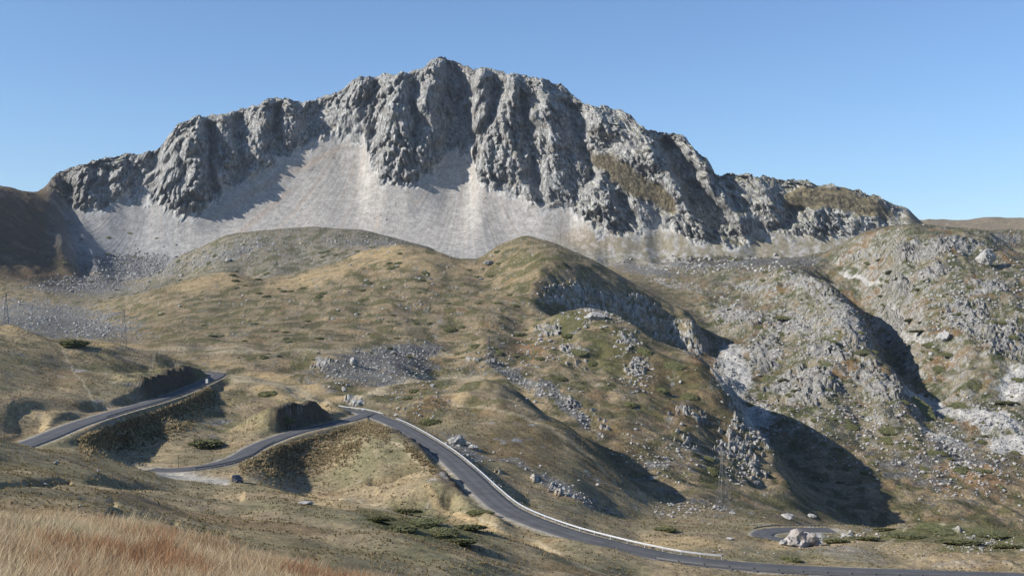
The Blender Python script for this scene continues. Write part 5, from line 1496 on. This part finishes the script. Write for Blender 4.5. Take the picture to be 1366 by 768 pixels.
def build_car(loc, heading, label):
    root = link('parked_car', None, loc=loc, rot=(0, 0, heading), label=label, category='car')
    paint = mat('dark_blue_paint', (.012, .013, .022), .3, .1, .1, 4, .6)
    glass = mat('tinted_glass', (.015, .02, .03), .06, 0, .1, 3, .8)
    black = mat('black_plastic', (.02, .02, .02), .6)
    rubber = mat('rubber', (.02, .02, .02), .85)
    alloy = mat('alloy', (.55, .56, .58), .35, .8)
    # rings at stations along x: (x, z_low, z_belt, half width)
    st = [(-2.13, .42, .72, .70), (-2.05, .30, .90, .82), (-1.7, .24, .97, .875), (-1.0, .22, .97, .90), (0, .22, .95, .905), (.9, .22, .93, .90), (1.35, .23, .90, .885), (1.85, .26, .80, .84), (2.08, .30, .68, .74), (2.16, .40, .56, .66)]
    rings = []
    for x_, zl, zb_, hw in st:
        rings.append([(x_, -hw * .9, zl), (x_, -hw, zl + .12), (x_, -hw, (zl + zb_) / 2), (x_, -hw * .97, zb_ - .06), (x_, -hw * .9, zb_), (x_, 0, zb_ + .03),
                      (x_, hw * .9, zb_), (x_, hw * .97, zb_ - .06), (x_, hw, (zl + zb_) / 2), (x_, hw, zl + .12), (x_, hw * .9, zl), (x_, 0, zl)])
    link('body', loft('body', rings), paint, root)
    # cabin
    ca = [(-2.02, .92, .92, .78, .78), (-1.78, .92, 1.40, .80, .62), (-1.3, .93, 1.50, .82, .62), (-.3, .93, 1.53, .83, .63), (.25, .93, 1.46, .82, .62), (1.12, .90, .93, .78, .74)]
    rings = []
    for x_, z0, z1, w0, w1 in ca:
        rings.append([(x_, -w0, z0), (x_, -(w0 + w1) / 2, (z0 + z1) / 2), (x_, -w1, z1 - .04), (x_, -w1 * .85, z1), (x_, w1 * .85, z1), (x_, w1, z1 - .04), (x_, (w0 + w1) / 2, (z0 + z1) / 2), (x_, w0, z0)])
    link('cabin', loft('cabin', rings), paint, root)
    link('windscreen', quadsheet('windscreen', [(1.06, -.68, .965), (1.06, .68, .965), (.33, .55, 1.445), (.33, -.55, 1.445)], .015), glass, root)
    link('rear_window', quadsheet('rear_window', [(-2.045, .64, 1.0), (-2.045, -.64, 1.0), (-1.83, -.54, 1.36), (-1.83, .54, 1.36)], .015), glass, root)
    for sy in (-1, 1):
        for xa, xb_, xc, xd in ((-1.62, -.62, -.66, -1.42), (-.54, .78, .2, -.5)):
            pts = [(xa, sy * .822, .98), (xb_, sy * .826, .98), (xc, sy * .672, 1.42), (xd, sy * .672, 1.42)]
            if sy > 0:
                pts = pts[::-1]
            link('side_window', quadsheet('side_window', pts, .015), glass, root)
        link('wing_mirror', boxes_mesh('wing_mirror', [((.72, sy * .98, 1.02), (.05, 0, 0), (0, .09, 0), (0, 0, .06))]), paint, root)
        link('headlight', quadsheet('headlight', [(2.115, sy * .62 - .13, .60), (2.115, sy * .62 + .13, .60), (2.03, sy * .62 + .13, .74), (2.03, sy * .62 - .13, .74)], .04), mat('headlight_glass', (.6, .62, .65), .12, 0, .05, 3, .8), root)
        link('tail_light', boxes_mesh('tail_light', [((-2.09, sy * .68, .80), (.04, 0, 0), (0, .10, 0), (0, 0, .10))]), mat('red_lens', (.35, .02, .02), .2), root)
        for wx in (-1.32, 1.36):
            w_ = link('wheel', wheel_me('tyre', .19, .33, .10), rubber, root, (wx, sy * .84, .33))
            sp = [((0, sy * .085, 0), (.045, 0, 0), (0, .012, 0), (0, 0, .19))]
            for k_ in range(1, 5):
                an = k_ * math.pi / 5
                sp.append(((0, sy * .085, 0), (.03 * math.cos(an), 0, -.03 * math.sin(an)), (0, .012, 0), (.19 * math.sin(an), 0, .19 * math.cos(an))))
            link('rim', boxes_mesh('rim', sp), alloy, w_)
        link('door', quadsheet('door', [(-.6, sy * .912, .34), (.72, sy * .912, .34), (.72, sy * .893, .86), (-.6, sy * .893, .86)][::(1 if sy < 0 else -1)], .006), paint, root)
    link('grille', boxes_mesh('grille', [((2.15, 0, .50), (.03, 0, 0), (0, .42, 0), (0, 0, .07)), ((2.13, 0, .33), (.03, 0, 0), (0, .60, 0), (0, 0, .06))]), black, root)
    link('number_plate', boxes_mesh('number_plate', [((2.19, 0, .42), (.01, 0, 0), (0, .26, 0), (0, 0, .055))]), mat('plate_white', (.7, .7, .68), .5), root)
    return root


cp = see(316, 643, 200, 300)
hd = math.atan2(-.89, .45)
build_car((cp[0], cp[1], ground_z(cp[0], cp[1]) + .03), hd, 'dark blue car parked at the end of the gravel pull-out')

# ------------------------------------------------------------------ motorcycle by the track
mp = see(189.5, 622.5, 240, 330)
mr = link('motorcycle', None, loc=(mp[0], mp[1], mp[2] + .02), rot=(0, .0, .12), label='black motorcycle parked beside the track in the left field', category='motorcycle')
rb = mat('rubber', (.02, .02, .02), .85); bk = mat('black_paint', (.025, .025, .028), .35); cr = mat('chrome', (.5, .5, .52), .25, .9)
for wx in (-.72, .74):
    w_ = link('wheel', wheel_me('tyre', .25, .33, .06), rb, mr, (wx, 0, .33))
    link('hub', boxes_mesh('hub', [((0, 0, 0), (.25 * math.cos(k_ * 1.05), 0, .25 * math.sin(k_ * 1.05)), (0, .02, 0), (-.012 * math.sin(k_ * 1.05), 0, .012 * math.cos(k_ * 1.05))) for k_ in range(3)]), cr, w_)
def blob(name, pts, m_):
    link(name, loft(name, [[(x_, math.cos(a) * wy, zc + math.sin(a) * wz) for a in [i_ * math.pi / 5 for i_ in range(10)]] for x_, zc, wy, wz in pts]), m_, mr)
blob('fuel_tank', [(-.05, .88, .06, .05), (.05, .92, .15, .13), (.25, .96, .17, .15), (.42, .95, .10, .10), (.47, .94, .03, .03)], bk)
blob('seat', [(-.85, .90, .05, .03), (-.7, .88, .13, .06), (-.4, .82, .15, .07), (-.1, .84, .12, .06), (-.04, .85, .08, .04)], rb)
blob('engine', [(-.3, .45, .10, .12), (-.2, .48, .17, .22), (.15, .50, .17, .24), (.3, .48, .10, .15)], bk)
blob('tail_box', [(-1.05, 1.02, .16, .13), (-1.0, 1.04, .22, .19), (-.72, 1.04, .22, .19), (-.68, 1.02, .16, .14)], bk)
link('fork', boxes_mesh('fork', [beam_between((.74, sy * .09, .33), (.45, sy * .09, 1.05), .025) for sy in (-1, 1)]), cr, mr)
link('handlebar', boxes_mesh('handlebar', [beam_between((.42, -.38, 1.12), (.46, .38, 1.12), .02)]), bk, mr)
link('windshield', quadsheet('windshield', [(.58, -.2, 1.02), (.58, .2, 1.02), (.45, .15, 1.38), (.45, -.15, 1.38)], .01), mat('tinted_glass', (.015, .02, .03), .06), mr)
link('exhaust', boxes_mesh('exhaust', [beam_between((-.1, -.2, .35), (-.95, -.22, .5), .05)]), cr, mr)

# ------------------------------------------------------------------ road sign, snow pole
def by_path(pp, u, off):
    uu = pp[:, 0] / pp[:, 1] * F + CU
    o, t = offset_path(densify(pp, 1.0), off)
    uu = o[:, 0] / o[:, 1] * F + CU
    k_ = int(np.argmin(np.abs(uu - u)))
    return o[k_]


sp_ = by_path(mainp[:40], 276, 4.3)
sg = link('road_sign', None, loc=(sp_[0], sp_[1], ground_z(sp_[0], sp_[1])), label='small white road sign seen from behind by the upper road', category='road sign')
link('post', boxes_mesh('post', [((0, 0, 1.0), (.04, 0, 0), (0, .04, 0), (0, 0, 1.3))]), STEEL_D, sg)
link('panel', boxes_mesh('panel', [((0, -.06, 2.2), (.45, 0, 0), (0, .015, 0), (0, 0, .75))]), mat('sign_white', (.62, .62, .6), .5), sg)
pp_ = see(238, 624.5, 240, 330)
po = link('snow_pole', boxes_mesh('snow_pole', [((0, 0, 1.5), (.05, 0, 0), (0, .05, 0), (0, 0, 1.75))]), mat('weathered_wood', (.13, .10, .08), .9), loc=tuple(pp_), label='thin dark pole standing at the edge of the side road', category='pole')

# ------------------------------------------------------------------ tell the scattered ones apart by the landmark they lie nearest to
MARKS = [(298, 500, 'the road hairpin'), (500, 553, 'the road junction'), (652, 455, 'the middle pylon'), (965, 650, 'the tallest pylon'), (430, 560, 'the dark road cutting'), (792, 420, 'the rocky hump'),
         (700, 318, 'the golden hill top'), (530, 326, 'the golden hill brow'), (280, 372, 'the lower golden shoulder'), (1110, 640, 'the big ravine shadow'), (1150, 450, 'the shaded crag'), (1205, 440, 'the pale scree tongue'),
         (1270, 560, 'the pale scree stream'), (1318, 354, 'the pointed pinnacle'), (985, 340, 'the cliff foot'), (60, 430, 'the left rubble field'), (500, 490, 'the grey rubble field'), (400, 308, 'the back hill crest'),
         (990, 585, 'the spur tip'), (110, 360, 'the foot of the dark shoulder'), (1260, 705, 'the knoll'), (1035, 712, 'the lower road bend'), (612, 592, 'the pale roadside rocks'), (640, 510, 'the middle hill top'),
         (800, 385, 'the dark cliff band'), (1360, 520, 'the white patch at right edge'), (980, 500, 'the ravine scree'), (200, 440, 'the fold behind the left hill'), (1050, 420, 'the green knob'), (850, 660, 'the side gully'), (740, 650, 'the rocky bank'), (900, 490, 'the brown spur back'), (400, 430, 'the hill foot'), (250, 300, 'the big scree foot'), (1280, 620, 'the lower right brown slope'), (480, 400, 'the mid golden slope')]
ORD = ['', 'second', 'third', 'fourth', 'fifth', 'sixth', 'seventh', 'eighth', 'ninth', 'tenth', 'eleventh', 'twelfth', 'thirteenth', 'fourteenth']
buck = {}
for o, noun, u, v, wpx, big in REG:
    mk = min(MARKS, key=lambda q: (q[0] - u) ** 2 + 2.5 * (q[1] - v) ** 2)
    dx_, dy_ = u - mk[0], v - mk[1]
    where = 'right of' if dx_ > 1.6 * abs(dy_) else 'left of' if dx_ < -1.6 * abs(dy_) else ('below' if dy_ > 0 else 'above')
    size = 'larger' if wpx > big else 'smaller'
    kind = {'boulder': 'pale grey boulder', 'stone': 'pale grey stone', 'juniper': 'dark green juniper'}[noun]
    buck.setdefault((size, kind, where, mk[2]), []).append((u, o))
for (size, kind, where, mk), lst in buck.items():
    lst.sort(key=lambda q: q[0])
    for k_, (u, o) in enumerate(lst):
        if len(lst) == 1:
            o['label'] = f'{size} {kind} {where} {mk}'
        elif k_ == 0:
            o['label'] = f'leftmost of the {size} {kind}s {where} {mk}'
        elif k_ == len(lst) - 1:
            o['label'] = f'rightmost of the {size} {kind}s {where} {mk}'
        else:
            o['label'] = f'{ORD[min(k_, 13)]} from left of {size} {kind}s {where} {mk}'

# ------------------------------------------------------------------ air
hz = boxes_mesh('haze', [((0, 4600, 150), (4500, 0, 0), (0, 4650, 0), (0, 0, 700))])
hm = bpy.data.materials.new('haze'); hm.use_nodes = True
hn = hm.node_tree; hn.nodes.remove(hn.nodes['Principled BSDF'])
pv = hn.nodes.new('ShaderNodeVolumePrincipled'); pv.inputs['Color'].default_value = (.72, .84, 1, 1); pv.inputs['Density'].default_value = 2.0e-5; pv.inputs['Anisotropy'].default_value = .2
hn.links.new(pv.outputs[0], hn.nodes['Material Output'].inputs['Volume'])
if True:
    link('haze', hz, hm, kind='stuff', label='thin blue air between the viewer and the mountain')
